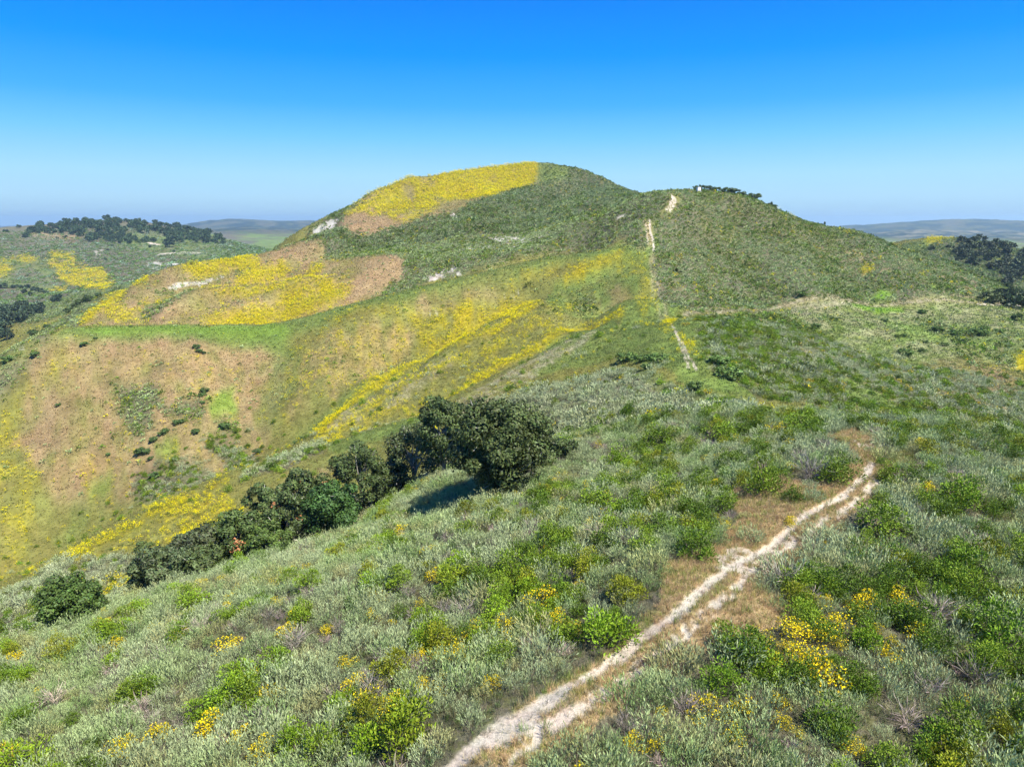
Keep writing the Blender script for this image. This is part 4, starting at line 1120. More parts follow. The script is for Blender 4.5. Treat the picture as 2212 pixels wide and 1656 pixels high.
tt = local_tint(w)
g_ = rng.uniform(0, 1, len(x)) < .22 + .3 * (fbm(x / 3, y / 3, 71, 2) > .1)
tt[g_] = tt[g_] * np.array([.6, .9, .5])
TUFT = [full(tuft(30, .36), 0), full(tuft(24, .28, spread=.8), 0), full(tuft(36, .42, spread=.35), 0)]
sc_ = rng.uniform(.7, 1.4, len(x))[:, None] * np.ones((1, 3))
mass('dry_grass', TUFT, np.stack([x, y, z], 1), sc_, rots(len(x), .15), tt, rng.integers(0, 3, len(x)), 'thin dry grass and litter between the near shrubs and beside the track', 'grass')
x, y, z, r, i, j = sites(16, 72, .15)
w = wts(i, j); k = rng.uniform(0, 1, len(x)) < 1.0 * w['orr'] + .3 * w['sag'] * (r < 44) + .10 * w['pat'] + .6 * (w['olv'] + w['grs'])
x, y, z, i, j = x[k], y[k], z[k], i[k], j[k]; w = wts(i, j); tt = local_tint(w)
g_ = rng.uniform(0, 1, len(x)) < .12 + .5 * (fbm(x / 2.5, y / 2.5, 77, 2) > .12)
tt[g_] = tt[g_] * np.array([.62, .85, .45])
mass('trackside_grass', [full(tuft(18, .26, .012, .6, foot=.11), 0), full(tuft(16, .34, .011, .5, foot=.10), 0)], np.stack([x, y, z], 1), rng.uniform(.6, 1.2, len(x))[:, None] * np.ones((1, 3)), rots(len(x), .15), tt, rng.integers(0, 2, len(x)), 'short orange dry grass fringing the pale track', 'grass')

# ---- middle distance scrub
MS = [full(sagebrush(38, 5, w=.040, h=.68, L=.17), 0) for _ in range(3)]
MB = [full(green_bush(14, 40, leaf=.10, w=.045)[:3], 0) for _ in range(3)]
MF = []
for _ in range(2):
    b_ = green_bush(10, 18, leaf=.14, w=.05, colour=(.17, .19, .05)); MF.append(join(full(b_[:3], 0), full(blossoms(60, b_[3], b_[4], .09), 2)))
FS = [full(clump(26, .36, .16, colour=(.32, .36, .20)), 0) for _ in range(3)]
FB = [full(clump(30, .32, .17, colour=(.17, .225, .04), up=.2), 0) for _ in range(3)]
FF = [join(full(clump(16, .34, .16, colour=(.2, .22, .06)), 0), full(blossoms(16, size=.2), 2))]
def scrub(r0, r1, s, tsets, scale, names, dens=1.0, mul=(1, 1, 1)):
    x, y, z, r, i, j = sites(r0, r1, s, .86)
    w = wts(i, j); n = len(x)
    u = rng.uniform(0, 1, n); v = rng.uniform(0, 1, n)
    gr = fbm(x / 14, y / 14, 81, 3)
    cov = (w['sag'] + w['grn']) * dens + .03 * (w['olv'] + w['grs'] + w['dry'] + w['tan']) + .1 * w['brt'] * 0 + .4 * w['roc'] * (v < .6) + .25 * w['orr']
    pgreen = np.clip(.16 + .6 * w['grn'] + .6 * gr + .5 * (w['olv'] + w['grs']), .04, .92)
    pfl = np.clip(.03 + .25 * (fbm(x / 9, y / 9, 82, 3) - .2) + .5 * w['yel'] + .4 * w['orr'], .012, .5)
    k = np.where(v < pfl, 2, np.where(rng.uniform(0, 1, n) < pgreen, 1, 0))
    k[u > cov] = -1
    for kk, tp, nm, lb in zip((0, 1, 2), tsets, names[0], names[1]):
        q = k == kk
        if not q.any(): continue
        m = int(q.sum())
        if kk == 0: tt = tints(m, (1, 1, 1), .10, .03) * np.where(rng.uniform(0, 1, (m, 1)) < .2, np.array([[.8, .78, .7]]), 1)
        elif kk == 1: tt = tints(m, (1, 1, 1), .2, .07) * np.where(rng.uniform(0, 1, (m, 1)) < .35, np.array([[.66, .7, .7]]), 1)
        else: tt = tints(m, (1, 1, 1), .1, .04)
        tt = tt * np.array([mul])
        ss = (scale[kk] * np.exp(rng.normal(0, .28, m)))[:, None] * np.array([[1, 1, .85]])
        mass(nm, tp, np.stack([x[q], y[q], z[q] - .05], 1), ss, rots(m), tt, rng.integers(0, len(tp), m), lb, 'scrub')
scrub(86, 205, 1.15, (MS, MB, MF), (1.55, 1.5, 1.2), (('sagebrush_cover', 'green_scrub_cover', 'flowering_scrub_cover'),
      ('grey sagebrush cover around the saddle', 'green bushes on the slope right of the saddle', 'yellow flowering bushes around the saddle')), 1.0)
scrub(205, 400, 1.2, (FS, FB, FF), (1.25, 1.4, 1.2), (('sagebrush_cover', 'green_scrub_cover', 'flowering_scrub_cover'),
      ('grey sagebrush cover on the right knoll', 'green scrub on the right knoll', 'orange-yellow flowering scrub on the right knoll')), 1.0, (.98, 1.08, .76))
scrub(400, 760, 1.6, (FS, FB, FF), (1.75, 1.85, 1.6), (('sagebrush_cover', 'green_scrub_cover', 'flowering_scrub_cover'),
      ('grey sagebrush cover on the mountain', 'dark green scrub on the mountain', 'flowering scrub on the far slopes')), 1.0, (.74, .84, .60))
x, y, z, r, i, j = sites(760, 1450, 4.6)
w = wts(i, j); k = rng.uniform(0, 1, len(x)) < .75 * w['sag'] + .5 * w['grn'] + .1 * w['grs']
x, y, z = x[k], y[k], z[k]; m = len(x)
mass('sagebrush_cover', FB + FS[:1], np.stack([x, y, z], 1), np.exp(rng.normal(0, .3, m))[:, None] * np.array([[4.2, 4.2, 2.0]]), rots(m), tints(m, (.74, .92, .98), .16), rng.integers(0, 4, m), 'grey-green scrub on the far wooded hill', 'scrub')

# ---- grass and mustard on the middle and far slopes
GT = [full(tuft(16, .40, .05, .7, foot=.28), 0), full(tuft(14, .34, .055, .9, foot=.32), 0)]
def mustard(n=26, h=.85, size=.12):
    base = np.stack([rg.normal(0, .22, n), rg.normal(0, .22, n), h * rg.uniform(.55, 1.1, n)], 1)
    v, f = kites(base, unit(n, .3), size * rg.uniform(.7, 1.4, n), size * .8, .05)
    return join(full((v, f, col4(n, (.74, .63, .003), .08, .03)), 2), full(stems(10, .8, .03, .35, (.16, .22, .04)), 0))
YT = [mustard(), mustard(20, .7), mustard(30, .95)]
YF = [mustard(16, .8, .17), mustard(14, .65, .18)]
def meadow(r0, r1, s, gtp, ytp, gs, ys, lab):
    x, y, z, r, i, j = sites(r0, r1, s, .84, margin=.002)
    w = wts(i, j); n = len(x); u = rng.uniform(0, 1, n)
    yy = np.clip(.84 * w['yel'] + .013 * w['olv'] * (1 + 5 * fbm(x / 11, y / 11, 91, 3)) + .006 * w['grs'], 0, 1)
    isy = u < yy
    isg = ~isy & (rng.uniform(0, 1, n) < .8 * (w['grs'] + w['dry'] + w['olv'] + w['tan'] + w['brt'] + w['orr'] + .6 * w['yel']) + .15 * (w['sag'] + w['grn']))
    m = int(isy.sum())
    mass('mustard_bloom', ytp, np.stack([x[isy], y[isy], z[isy]], 1), (ys * np.exp(rng.normal(0, .25, m)))[:, None] * np.ones((1, 3)), rots(m), tints(m, (1, 1, 1), .07, .03), rng.integers(0, len(ytp), m), 'bright yellow mustard in bloom ' + lab, 'wildflowers')
    m = int(isg.sum()); ww = {q: w[q][isg] for q in CLS}; tt = local_tint(ww, .11)
    mass('hillside_grass', gtp, np.stack([x[isg], y[isg], z[isg]], 1), (gs * np.exp(rng.normal(0, .25, m)))[:, None] * np.ones((1, 3)), rots(m, .2), tt, rng.integers(0, len(gtp), m), 'mixed green and dry grass ' + lab, 'grass')
meadow(86, 215, .62, GT, YT, 1.0, .95, 'on the slopes below the green ridge')
GF = [full(tuft(9, .42, .12, .8, foot=.4), 0), full(tuft(8, .36, .13, 1., foot=.42), 0)]
meadow(215, 320, .95, GF, YF, 1.15, 1.15, 'along the green ridge and the brown slope')
meadow(320, 760, 1.25, GF, YF, 1.5, 1.6, 'on the yellow humps and the mountain')
x, y, z, r, i, j = sites(500, 1450, 3.6)
w = wts(i, j); k = rng.uniform(0, 1, len(x)) < w['yel'] * .9
x, y, z = x[k], y[k], z[k]; m = len(x)
if m: mass('mustard_bloom', YF, np.stack([x, y, z], 1), np.full((m, 3), 3.4), rots(m), tints(m, (1, 1, 1), .07), rng.integers(0, 2, m), 'yellow mustard patches on the far left hillside', 'wildflowers')

# ------------------------------------------------------------------ trees
def tube(path, rad, sides=7):
    path = np.asarray(path, float); n = len(path); vs = []
    for k in range(n):
        d = path[min(k + 1, n - 1)] - path[max(k - 1, 0)]; d /= np.linalg.norm(d) + 1e-9
        s = np.cross(d, [0.3, 1, 0.1]); s /= np.linalg.norm(s) + 1e-9; u = np.cross(d, s)
        a = np.linspace(0, 2 * np.pi, sides, endpoint=False)[:, None]
        vs.append(path[k] + rad[k] * (np.cos(a) * s + np.sin(a) * u))
    v = np.concatenate(vs); f = []
    for k in range(n - 1):
        for q in range(sides):
            f.append((k * sides + q, k * sides + (q + 1) % sides, (k + 1) * sides + (q + 1) % sides, (k + 1) * sides + q))
    return v, np.array(f)
def bark(v, f, colour, var=.12):
    c = np.array(colour)[None] * (1 + rg.normal(0, var, (len(v), 1)))
    return v, f, np.clip(c, .01, 1)
def oak_parts(R, Hh, low=.12, nl=60, per=150, leaf=.26, w=.16, colour=(.075, .10, .032), lichen=60, dead=0, squashx=1.0):
    """crown radius R, height Hh, lowest foliage at low*Hh"""
    cz = Hh * (low + (1 - low) * .5); hz = Hh * (1 - low) * .5
    cen, rad = [], []
    for _ in range(nl):
        d = unit(1, .25)[0]; q = rg.uniform(.45, .86)
        cen.append((d[0] * R * q, d[1] * R * q, cz + d[2] * hz * q)); rad.append(R * rg.uniform(.15, .27))
    cen = np.array(cen); rad = np.array(rad)
    n = nl * per; li = np.repeat(np.arange(nl), per)
    d = unit(n, .15)
    base = cen[li] + d * (rad[li] * rg.uniform(.72, 1.0, n))[:, None] * np.array([[1, 1, .85]])
    base[:, 2] = np.maximum(base[:, 2], .1)
    leaf = leaf * 1.1; w = w * 1.1
    tg = np.cross(d, rg.normal(size=(n, 3)))
    v, f = kites(base, tg + d * rg.normal(.15, .25, (n, 1)), leaf * rg.uniform(.6, 1.3, n), w * rg.uniform(.8, 1.3, n), .25, d + rg.normal(0, .28, (n, 3)))
    lv = (1 + rg.normal(0, .16, nl))[li][:, None]
    c = np.array([colour]) * lv * (1 + rg.normal(0, .2, (n, 1))) * (1 + rg.normal(0, .06, (n, 3)))
    if dead:
        for q in rg.integers(0, nl, dead):
            m = (li == q) & (rg.uniform(0, 1, n) < .45); c[m] = np.array([.38, .17, .07]) * (1 + rg.normal(0, .2, (m.sum(), 1)))
    sz_ = Hh / np.quantile(v[:, 2], .998); sx_ = R / np.quantile(np.hypot(v[:, 0], v[:, 1]), .985)
    v = v * np.array([[sx_, sx_, sz_]]); cen = cen * np.array([[sx_, sx_, sz_]])
    crown = (v, f, np.repeat(np.clip(c, .004, 1), 4, 0))
    tp = [(0, 0, -.4), (R * .04, R * .02, Hh * .15), (R * .07, -R * .03, Hh * .34), (R * .03, R * .04, Hh * .62)]
    tr = R * .075
    trunk = bark(*tube(tp, [tr * 1.5, tr, tr * .8, tr * .3], 9), (.20, .175, .14))
    lim = []
    o = 0; lv_, lf_ = [], []
    for q in rg.permutation(nl)[:max(6, nl // 3)]:
        st = np.array(tp[1]) * (1 - (t_ := rg.uniform(0, 1))) + np.array(tp[3]) * t_
        e = cen[q] + (cen[q] - np.array([0, 0, cz])) / R * rad[q] * rg.uniform(.2, 1.0)
        m1_ = st + (e - st) * .35 + rg.normal(0, R * .05, 3) + np.array([0, 0, -.03 * R]); m2_ = st + (e - st) * .7 + rg.normal(0, R * .05, 3)
        v_, f_2 = tube([st, m1_, m2_, e], [tr * .5, tr * .36, tr * .22, tr * .08], 5)
        lv_.append(v_); lf_.append(f_2 + o); o += len(v_)
    if lichen:      # pale twigs that show through the leaves
        q = rg.integers(0, nl, lichen); d = unit(lichen, .2)
        b_ = cen[q] + d * (rad[q] * .6)[:, None]
        v_, f_2 = kites(b_, d + rg.normal(0, .6, (lichen, 3)), R * .17 * rg.uniform(.5, 1.4, lichen), .07, .5)
        lv_.append(v_); lf_.append(f_2 + o)
    limbs = bark(np.concatenate(lv_), np.concatenate(lf_), (.42, .40, .33))
    return crown, trunk, limbs

def top_place(xc, ytop, D):
    az, r, zt = place(xc, ytop, D)
    X, Y = r * math.sin(az), r * math.cos(az)
    return X, Y, float(height(np.array([X]), np.array([Y]))[0]), zt
def crest_D(xc, y, lo, hi):
    a, l = loc(xc, y, lo, hi); return math.exp(l) * math.cos(a)
def near_oak(xc, ytop, wpx, D0, label, low=.1, dead=0, lichen=60, colour=(.075, .10, .032), name='oak_tree', cat='oak tree', group='oaks in the gully', nl=60, per=150, hmax=None, leaf=.26):
    per = int(per * 1.45); nl = int(nl * 1.2)
    D = float(np.interp(xc, [140, 330, 600, 780, 900, 1000, 1100], [52, 60, 70, 77, 84, 76, 66])) + D0; wpx = wpx * (1.22 if xc < 920 else 1.04)
    X, Y, Z, zt = top_place(xc, ytop - (12 if xc < 900 else 0), D)
    Hh = max(2.0, zt - Z) if hmax is None else min(hmax, max(1.5, zt - Z))
    R = wpx / 2 * math.hypot(D, 20) / FOC
    cr_, tk, lm = oak_parts(R, Hh, low, nl, per, leaf, leaf * .6, colour, lichen, dead)
    root = link(name, None, label, cat, group); root.location = (X, Y, Z - .1)
    for nm, p, m_ in (('crown', cr_, M_OAK), ('trunk', tk, M_TWIG), ('limbs', lm, M_TWIG)):
        o = link(nm, plant_mesh(name + '_' + nm, *p, [m_]), parent=root); o['tint'] = [1.0, 1.0, 1.0]
    return root
DK = (.072, .098, .028)
near_oak(1085, 866, 222, -3, 'biggest oak, a broad round dark crown on the near slope above its black shadow', low=.0, nl=130, per=210, lichen=110, colour=DK)
near_oak(953, 858, 112, 2, 'ragged oak with pale lichened twigs rising behind the left side of the biggest oak', low=.15, lichen=110, nl=50, colour=(.075, .108, .032))
near_oak(1215, 945, 70, 8, 'small low oak against the right side of the biggest oak', low=.0, lichen=40, nl=26, colour=(.075, .108, .032))
near_oak(885, 925, 125, 3, 'sparse grey-twigged oak just left of the biggest oak', low=.1, lichen=110, nl=46, per=110, colour=(.085, .11, .038))
near_oak(770, 970, 115, 7, 'tall oak with bare white twigs in the upper middle of the oak row', low=.1, lichen=80, nl=46, colour=(.075, .108, .032))
near_oak(713, 1056, 118, -2, 'dense bright dark-green oak in front of the row of oaks', low=.0, lichen=10, nl=60, colour=(.055, .112, .026))
near_oak(655, 1022, 110, 9, 'dark oak with orange dead leaves at the centre of the oak row', low=.1, dead=6, lichen=70, nl=46, colour=(.072, .105, .03))
near_oak(620, 1075, 100, 0, 'low spreading oak with orange dead leaves above a black hollow', low=.0, dead=5, lichen=60, nl=40, colour=(.07, .10, .03))
near_oak(570, 1058, 95, 9, 'oak with twisted pale limbs left of the centre of the row', low=.05, lichen=90, nl=40, colour=(.08, .115, .034))
near_oak(505, 1115, 125, 2, 'wide oak in the left half of the row', low=.0, dead=2, lichen=60, nl=56, colour=(.08, .12, .03))
near_oak(570, 1140, 95, -2, 'small rounded oak at the foot of the oak row', low=.0, lichen=30, nl=34, colour=(.09, .14, .03))
near_oak(418, 1150, 95, 3, 'grey-green oak with pale bark near the left end of the row', low=.0, lichen=90, nl=40, colour=(.085, .105, .045))
near_oak(345, 1185, 115, 0, 'leftmost oak of the row, low and wide with speckled foliage', low=.0, lichen=80, nl=52, colour=(.085, .115, .045))
near_oak(430, 1195, 100, -2, 'low oak at the foot of the left end of the row', low=.0, lichen=60, nl=36, colour=(.08, .11, .035))
near_oak(838, 1000, 90, 4, 'thin oak between the upper and middle trees of the row', low=.0, lichen=110, nl=36, colour=(.075, .108, .032))
near_oak(140, 1256, 120, 0, 'lone round dark oak shrub at the left margin on the sage slope', low=-.05, lichen=6, nl=60, per=150, colour=(.075, .125, .025), name='oak_shrub', cat='shrub', group=None, leaf=.2)

# trees seen small: shared variants, one object each
FARV = []; FART = []; REST = []
for q in range(6):
    cr_, tk, _l = oak_parts(1.0, 1.7, .08 if q % 2 else .2, 12, 26, .34, .22, (.058, .080, .034), 0)
    v, f, c, mi = join(full(cr_, 0), full(tk, 1)); FART.append((v, f, c, mi))
    FARV.append(plant_mesh('oak_crown_and_trunk', v, f, c, [M_LEAF, M_TWIG], mi))
MIDV = []
for q in range(4):
    cr_, tk, _l = oak_parts(1.0, 1.6, .04, 22, 60, .17, .11, (.080, .11, .036), 0)
    v, f, c, mi = join(full(cr_, 0), full(tk, 1))
    MIDV.append(plant_mesh('oak_crown_and_trunk', v, f, c, [M_LEAF, M_TWIG], mi))
tree_n = [0]
def far_oak(X, Y, Z, R, label, group, hf=1.0, tint=(1, 1, 1), mid=False, name='oak_tree', cat='tree'):
    o = link(name, (MIDV if mid else FARV)[int(rng.integers(0, 4))], label, cat, group)
    o.location = (X, Y, Z - .15 * R); o.scale = (R, R, R * hf); o.rotation_euler = (0, 0, rng.uniform(0, 6.28))
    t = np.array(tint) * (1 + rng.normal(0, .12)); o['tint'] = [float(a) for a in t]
    return o
def wood(pts, lo, hi, n, Rm, label, group, gap=.62, tint=(1, 1, 1), extra=''):
    """n oaks standing inside the outlined stretch of hillside"""
    p = np.array([loc(a, b, lo, hi) for a, b in pts]); got = []
    q = np.array(pts, float); tries = 0
    while len(got) < n and tries < n * 60:
        tries += 1
        a, b = rng.uniform(q[:, 0].min(), q[:, 0].max()), rng.uniform(q[:, 1].min(), q[:, 1].max())
        ins = False
        for k in range(len(q)):
            (x0, y0), (x1, y1) = q[k], q[k - 1]
            if (y0 > b) != (y1 > b) and a < (x1 - x0) * (b - y0) / (y1 - y0) + x0: ins = not ins
        if not ins: continue
        az, ln = loc(a, b, lo, hi); X, Y = math.exp(ln) * math.sin(az), math.exp(ln) * math.cos(az)
        R = Rm * float(np.exp(rng.normal(0, .22)))
        if any((X - g_[0]) ** 2 + ((Y - g_[1]) * .8) ** 2 < ((R + g_[2]) * gap) ** 2 for g_ in got): continue
        got.append((X, Y, R))
        if len(got) > .62 * n:
            REST.append((X, Y, float(height(np.array([X]), np.array([Y]))[0]) - .15 * R, R, tint)); continue
        f_ = (a - q[:, 0].min()) / max(1, np.ptp(q[:, 0]))
        sp = ('upper ' if b < np.median(q[:, 1]) else 'lower ') + ('left' if f_ < .25 else 'left-centre' if f_ < .5 else 'right-centre' if f_ < .75 else 'right')
        sz = 'large' if R > Rm * 1.15 else ('small' if R < Rm * .85 else 'medium')
        far_oak(X, Y, float(height(np.array([X]), np.array([Y]))[0]), R, f'{sz} {label}, {sp} part', group, rng.uniform(.75, 1.05), tint)
    return got
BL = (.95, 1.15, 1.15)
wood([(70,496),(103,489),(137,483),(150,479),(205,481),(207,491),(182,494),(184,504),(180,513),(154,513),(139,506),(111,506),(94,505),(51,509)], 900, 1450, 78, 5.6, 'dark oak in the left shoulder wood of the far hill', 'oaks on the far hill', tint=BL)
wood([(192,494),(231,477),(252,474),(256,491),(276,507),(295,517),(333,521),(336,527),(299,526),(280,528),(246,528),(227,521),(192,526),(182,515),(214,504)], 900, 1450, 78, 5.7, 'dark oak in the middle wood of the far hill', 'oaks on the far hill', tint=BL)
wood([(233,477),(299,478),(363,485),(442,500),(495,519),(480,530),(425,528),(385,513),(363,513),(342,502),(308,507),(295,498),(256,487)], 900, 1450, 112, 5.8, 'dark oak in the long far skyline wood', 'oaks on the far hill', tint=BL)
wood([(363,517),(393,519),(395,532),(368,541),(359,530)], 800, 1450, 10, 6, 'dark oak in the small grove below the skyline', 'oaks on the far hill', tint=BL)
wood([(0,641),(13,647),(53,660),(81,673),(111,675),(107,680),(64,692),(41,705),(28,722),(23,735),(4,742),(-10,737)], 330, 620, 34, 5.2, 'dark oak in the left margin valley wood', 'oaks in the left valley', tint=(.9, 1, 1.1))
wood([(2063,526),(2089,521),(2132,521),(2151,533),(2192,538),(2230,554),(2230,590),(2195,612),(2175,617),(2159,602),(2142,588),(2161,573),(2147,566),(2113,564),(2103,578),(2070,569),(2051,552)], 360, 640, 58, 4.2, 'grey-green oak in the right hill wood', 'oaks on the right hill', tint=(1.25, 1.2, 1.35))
wood([(2175,600),(2230,590),(2230,700),(2200,690),(2185,660),(2160,655)], 262, 420, 9, 3.2, 'oak in the right margin thicket', 'oaks on the right hill', tint=(1.1, 1.15, 1.1))
_p = np.array([q_[:3] for q_ in REST]); _s = np.array([q_[3] for q_ in REST])
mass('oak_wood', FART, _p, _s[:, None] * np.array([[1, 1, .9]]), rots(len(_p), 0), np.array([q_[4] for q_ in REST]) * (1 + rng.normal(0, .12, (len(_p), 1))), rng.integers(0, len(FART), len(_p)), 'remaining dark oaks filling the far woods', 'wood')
def single(xc, yb, wpx, lo, hi, label, group=None, hf=.9, tint=BL, mid=False, name='oak_tree', cat='tree'):
    az, ln = loc(xc, yb, lo, hi); r = math.exp(ln); X, Y = r * math.sin(az), r * math.cos(az)
    return far_oak(X, Y, float(height(np.array([X]), np.array([Y]))[0]), wpx / 2 * r / FOC, label, group, hf, tint, mid, name, cat)
for xc, yb, w_, lb in ((41,493,9,'small oak alone on the far skyline, leftmost but one'), (10,500,7,'small oak at the left margin of the far skyline'), (16,503,7,'small oak just under the leftmost skyline oak'), (57,514,14,'round oak below the left end of the far wood'),
                   (243,534,6,'tiny oak below the middle of the far wood'), (233,543,6,'tiny oak above the white bare patch on the far hill'), (228,562,6,'tiny oak below the white bare patch on the far hill'), (324,537,8,'round lone oak right of the middle far wood'),
                   (353,528,6,'tiny oak left of the small grove on the far hill'), (376,544,6,'tiny oak just left of the pale far track'), (400,552,6,'tiny oak under the pale far track'), (423,556,5,'tiny oak right of the one under the pale far track'),
                   (169,513,8,'small oak under the left shoulder wood, right one'), (143,515,7,'small oak under the left shoulder wood, middle one'), (124,517,6,'small oak under the left shoulder wood, left one'), (301,527,8,'oak at the lower right tip of the middle wood')):
    single(xc, yb, w_, 700, 1450, lb, 'oaks on the far hill')
for q_, (xc, yb, w_) in enumerate(((7,610,14), (28,615,9), (36,620,10), (45,620,10), (53,634,13), (60,624,11), (66,638,10), (73,629,11), (81,631,11), (89,633,11), (99,635,11), (120,646,14), (129,644,12), (117,655,13), (126,654,13), (146,640,4))):
    single(xc, yb, w_, 480, 760, ['lone dark oak at the left margin below the yellow patches', 'first oak from the left in the slanting row on the valley spur', 'second oak in the slanting row on the valley spur', 'third oak in the slanting row on the valley spur', 'round oak bulging below the slanting row, left one', 'fourth oak in the slanting row on the valley spur', 'round oak bulging below the slanting row, right one', 'fifth oak in the slanting row on the valley spur', 'sixth oak in the slanting row on the valley spur', 'seventh oak in the slanting row on the valley spur', 'last oak at the right end of the slanting row on the valley spur', 'upper left oak of the four in a clump under the big yellow patch', 'upper right oak of the four in a clump under the big yellow patch', 'lower left oak of the four in a clump under the big yellow patch', 'lower right oak of the four in a clump under the big yellow patch', 'tiny bush right of the clump of four oaks'][q_], 'oaks in the left valley', tint=(.8, .95, 1.15))
for xc, yb, w_, lb in ((148,669,18,'leftmost dark oak on the crest of the sage spur'), (163,662,17,'second dark oak on the crest of the sage spur'), (176,657,18,'third dark oak on the crest of the sage spur'), (190,652,20,'fourth and widest dark oak on the crest of the sage spur'), (214,644,13,'separate dark oak at the right of the sage spur crest')):
    D_ = crest_D(xc, yb - 8, 300, 470)
    single(xc, yb, w_, D_ * .97, 520, lb, 'oaks on the sage spur', tint=(.8, .9, .85), mid=True)
single(70, 706, 20, 250, 460, 'round dark oak standing on the pale spur at the left', 'oaks on the sage spur', tint=(.8, .95, .8), mid=True)
single(99, 694, 14, 250, 460, 'smaller round oak right of the one on the pale spur', 'oaks on the sage spur', tint=(.8, .95, .8), mid=True)
single(2076, 528, 16, 400, 640, 'tallest oak breaking the skyline of the right hand hill', 'oaks on the right hill', 1.1, (1, 1, 1))
single(2012, 543, 12, 400, 640, 'lone round oak left of the wood on the right hill', 'oaks on the right hill', tint=(1, 1, 1))
single(2047, 537, 10, 400, 640, 'small oak between the lone one and the wood on the right hill', 'oaks on the right hill', tint=(1, 1, 1))
single(2142, 657, 40, 200, 330, 'broad grey oak at the foot of the knoll near the right margin', None, tint=(1.2, 1.15, 1.2), mid=True)
single(2197, 694, 22, 180, 290, 'dark round bush below the pale road at the right margin', None, tint=(.9, 1.05, .8), mid=True)
for q_, (xc, yt, w_) in enumerate(((1503,404,12), (1517,402,14), (1531,404,16), (1549,407,18), (1573,408,26), (1588,413,26), (1603,419,22), (1628,420,30), (1641,438,10), (1665,439,12), (1673,445,12), (1782,482,4))):
    D_ = crest_D(xc, yt, 250, 460) + 3
    X, Y, Z, zt = top_place(xc, yt - 4, D_ - 1.5); R = w_ / 2 * 1.15 * D_ / FOC
    far_oak(X, Y, Z, R, ['dark oak left of the white box on the knoll top', 'dark oak behind the white box on the knoll top', 'low oak just right of the white box', 'second low oak right of the white box', 'left oak of the wide dark pair on the knoll shoulder', 'right oak of the wide dark pair on the knoll shoulder', 'low oak between the wide pair and the round skyline oak', 'round oak standing clear against the sky on the knoll shoulder', 'small bush right under the round skyline oak', 'small skyline tree right of the round oak, left one', 'small skyline tree right of the round oak, right one', 'tiny lone tree far down the knoll skyline'][q_],
            'oaks on the knoll top', max(.6, (zt - Z + .15 * R) / (1.66 * R)), (.95, 1.1, 1.0), True)
# dark shrubs one can count on the brown slope, the saddle and the meadow
SHR = [(15,784,26),(183,746,18),(77,768,20),(425,762,18),(431,770,16),(440,771,12),(206,731,9),(128,888,12),(441,846,22),(436,856,18),(437,870,14),(383,926,20),(394,922,18),(359,946,20),(350,950,16),(334,964,20),(307,992,26),(318,990,20),(328,1004,14),(235,988,12),(423,934,20),(482,904,26),(554,962,26),(651,955,18),(640,963,14),(337,1037,26),(310,1185,40),(283,706,9)]
SHRL = ['dark shrub at the left margin under the sage strip', 'lone dark shrub high on the brown slope at the left', 'dim shrub above the sage strip', 'upper shrub of the dark trio high on the brown slope', 'middle shrub of the dark trio high on the brown slope', 'right shrub of the dark trio high on the brown slope', 'small shrub in the green band above the brown slope', 'small lone dark shrub in the middle of the brown slope', 'dark shrub at the top of the pair left of the green patch', 'dark shrub just under the top one left of the green patch', 'small dark shrub below the pair left of the green patch', 'dark shrub between the two sage patches, left twin', 'dark shrub between the two sage patches, right twin', 'round shrub above the lower green patch, right', 'round shrub above the lower green patch, left', 'small round shrub left of the lower green patch', 'largest dark shrub left of the lower green patch', 'dark shrub against the largest one by the lower green patch', 'shrub below the largest one by the lower green patch', 'thin dark shrub alone left of the lower sage patch', 'shrub at the left tip of the middle sage patch', 'dark shrub at the left end of the upper green strip', 'brownish shrub right of the middle sage patch', 'dark shrub on the crest beside the light sage strip', 'small shrub left of the one beside the light sage strip', 'green shrub on top of the lower sage patch', 'lone olive shrub on the yellow-green spur above the oaks', 'small green bush standing on the green ridge']
for (xc, yb, w_), lb in zip(SHR, SHRL):
    single(xc, yb, w_, 95, 300, lb, 'dark shrubs on the brown slope', .62, (1.1, 1.35, 1.0) if 'olive' not in lb else (1.5, 1.5, 1.2), True, 'dark_shrub', 'shrub')
SHR = [(1351,782,50),(1385,785,46),(1423,783,52),(1359,900,40),(1395,800,30),(1503,840,42),(1571,815,60),(1551,790,50),(1575,706,40),(1607,700,36),(1800,694,20),(1814,688,8),(1761,710,24),(1729,648,28),(1955,766,32),(1993,676,18),(2109,726,36),(2039,748,16),(2079,742,16),(1993,758,18),(2000,742,12),(1911,694,16),(1951,728,14),(1939,729,12),(2127,710,20),(2157,716,18),(2023,716,28),(2067,724,26)]
SHRL = ['left bush of the dark trio left of the track at the saddle', 'middle bush of the dark trio left of the track at the saddle', 'right bush of the dark trio left of the track at the saddle', 'tall dark bush on the pale slope above the biggest oak', 'low bush under the dark trio at the saddle', 'round green bush just below the end of the two ruts', 'large green bush right of the two ruts, lower one', 'large green bush right of the two ruts, upper one', 'green bush under the road bend right of the saddle', 'second green bush under the road bend', 'flat bush in the pale meadow', 'tiny dark bush in the pale meadow', 'round bush at the left edge of the meadow', 'dark bush at the foot of the knoll above the meadow', 'round dark bush in the middle of the meadow slope', 'small bush right of the bright green grass', 'largest dark bush right in the meadow', 'small bush low in the meadow, left of a like one', 'small bush low in the meadow, right of a like one', 'bush above the round dark one in the meadow', 'small grey bush in the meadow middle', 'small bush under the bright green grass', 'right bush of a small pair in the meadow', 'left bush of a small pair in the meadow', 'bush near the pale road, right half', 'bush near the pale road, rightmost', 'green bush beside grey scrub in the meadow', 'second green bush beside grey scrub in the meadow']
for (xc, yb, w_), lb in zip(SHR, SHRL):
    single(xc, yb, w_, 78, 330, lb, 'bushes around the saddle and meadow', .62, (1.25, 1.5, 1.0), True, 'green_bush', 'bush')

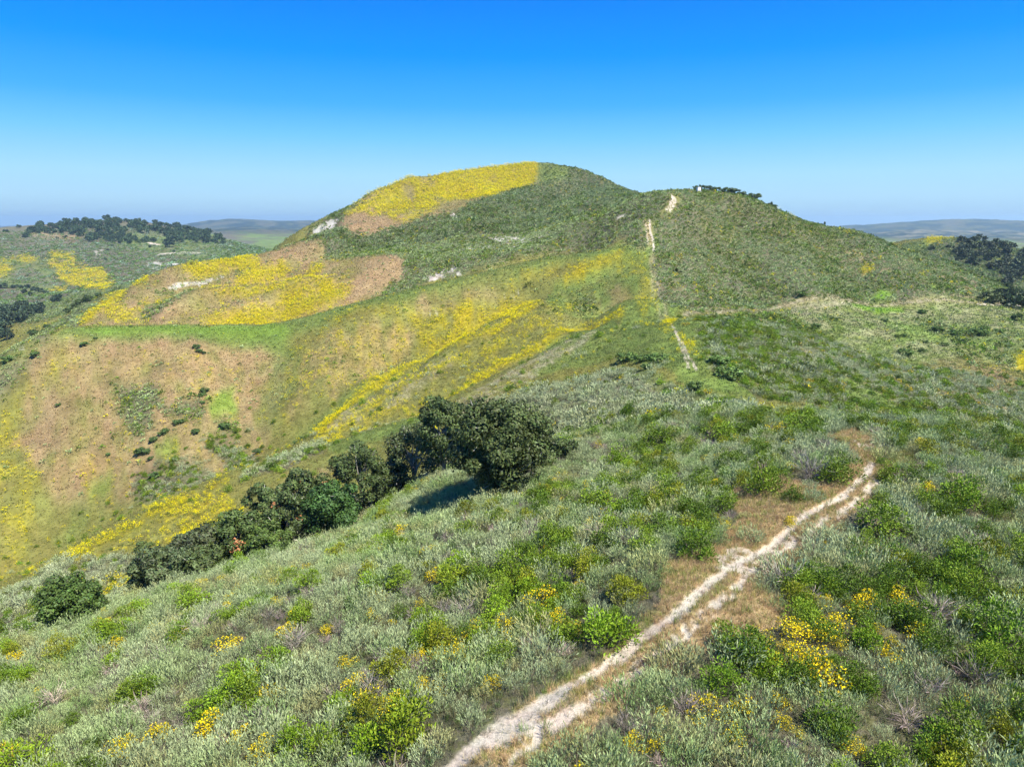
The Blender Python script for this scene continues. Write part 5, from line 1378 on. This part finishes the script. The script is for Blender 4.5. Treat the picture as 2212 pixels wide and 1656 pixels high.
# ------------------------------------------------------------------ white box on top of the knoll
D_ = crest_D(1509, 413, 250, 400) - 1.0
az_, ln_ = loc(1509, 414, D_ - 6, D_)
r_ = math.exp(ln_); X, Y = r_ * math.sin(az_), r_ * math.cos(az_)
Zg = float(height(np.array([X]), np.array([Y]))[0])
mw, _n, _b = node_mat('white_paint', .5); _b.inputs['Base Color'].default_value = (.80, .80, .78, 1)
md_, _n, _b = node_mat('grey_metal', .5); _b.inputs['Base Color'].default_value = (.3, .31, .32, 1)
def boxmesh(name, parts, mat, bev=.02):
    bm = bmesh.new()
    for (cx, cy, cz, sx, sy, sz) in parts:
        r = bmesh.ops.create_cube(bm, size=1); bmesh.ops.scale(bm, vec=(sx, sy, sz), verts=r['verts']); bmesh.ops.translate(bm, vec=(cx, cy, cz), verts=r['verts'])
    bmesh.ops.bevel(bm, geom=bm.edges[:], offset=bev, segments=1, affect='EDGES')
    me = bpy.data.meshes.new(name); bm.to_mesh(me); bm.free(); me.materials.append(mat); return me
tk = link('water_tank', None, 'small white box-shaped tank standing on the top of the knoll', 'tank')
tk.location = (X, Y, Zg); tk.rotation_euler = (0, 0, .15)
link('tank_body', boxmesh('tank_body', [(0, 0, 1.45, 1.7, 1.7, 1.6)], mw, .05), parent=tk)
link('tank_lid', boxmesh('tank_lid', [(0, 0, 2.30, 1.8, 1.8, .1), (.2, .2, 2.39, .5, .5, .08)], mw), parent=tk)
link('base_slab', boxmesh('base_slab', [(0, 0, .34, 2.0, 2.0, .6)], md_), parent=tk)

# ------------------------------------------------------------------ things that would share a label are told apart by their order from the left
_by = {}
bpy.context.view_layer.update()
for o in sc.objects:
    if o.parent is None and o.get('label') and not o.get('kind'): _by.setdefault(o['label'], []).append(o)
_ord = ['leftmost', 'second from left', 'third from left', 'fourth from left', 'fifth from left', 'sixth from left', 'seventh from left', 'eighth from left', 'ninth from left', 'tenth from left', 'eleventh from left', 'twelfth from left', 'thirteenth from left', 'fourteenth from left']
for lab, obs in _by.items():
    if len(obs) < 2 or len(obs) > 14: continue
    obs.sort(key=lambda o: float(project(o.location.x, o.location.y, o.location.z)[0]))
    for q_, o in enumerate(obs):
        t_ = lab + ', ' + ('left one' if len(obs) == 2 and q_ == 0 else 'right one' if len(obs) == 2 else _ord[q_])
        for cut in (' of the far hill', 'medium ', ' part', 'rounded ', 'some way ', 'just ', 'twiggy ', 'mid-sized ', 'broad ', 'small '):
            if len(t_.split()) > 16: t_ = t_.replace(cut, '', 1)
        o['label'] = t_

# ------------------------------------------------------------------ haze over the whole country
zb, zt_ = float(VZ.min()) - 1.5, float(max(VZ.max(), 90)) + 14
bm = bmesh.new(); r = bmesh.ops.create_cube(bm, size=1)
bmesh.ops.scale(bm, vec=(33000, 33000, zt_ - zb), verts=r['verts']); bmesh.ops.translate(bm, vec=(0, 0, (zt_ + zb) / 2), verts=r['verts'])
me = bpy.data.meshes.new('haze'); bm.to_mesh(me); bm.free()
mh = bpy.data.materials.new('haze'); mh.use_nodes = True; t_ = mh.node_tree; t_.nodes.clear()
o_ = t_.nodes.new('ShaderNodeOutputMaterial'); pv = t_.nodes.new('ShaderNodeVolumePrincipled')
pv.inputs['Density'].default_value = 0.9e-4; pv.inputs['Color'].default_value = (.52, .77, .95, 1); pv.inputs['Anisotropy'].default_value = .2
t_.links.new(pv.outputs[0], o_.inputs['Volume']); me.materials.append(mh)
mh.cycles.homogeneous_volume = True
link('haze', me, kind='stuff')
print('TRIS', sum(len(o.data.polygons) for o in sc.objects if o.type == 'MESH'), 'lowest', zb, 'top', zt_)
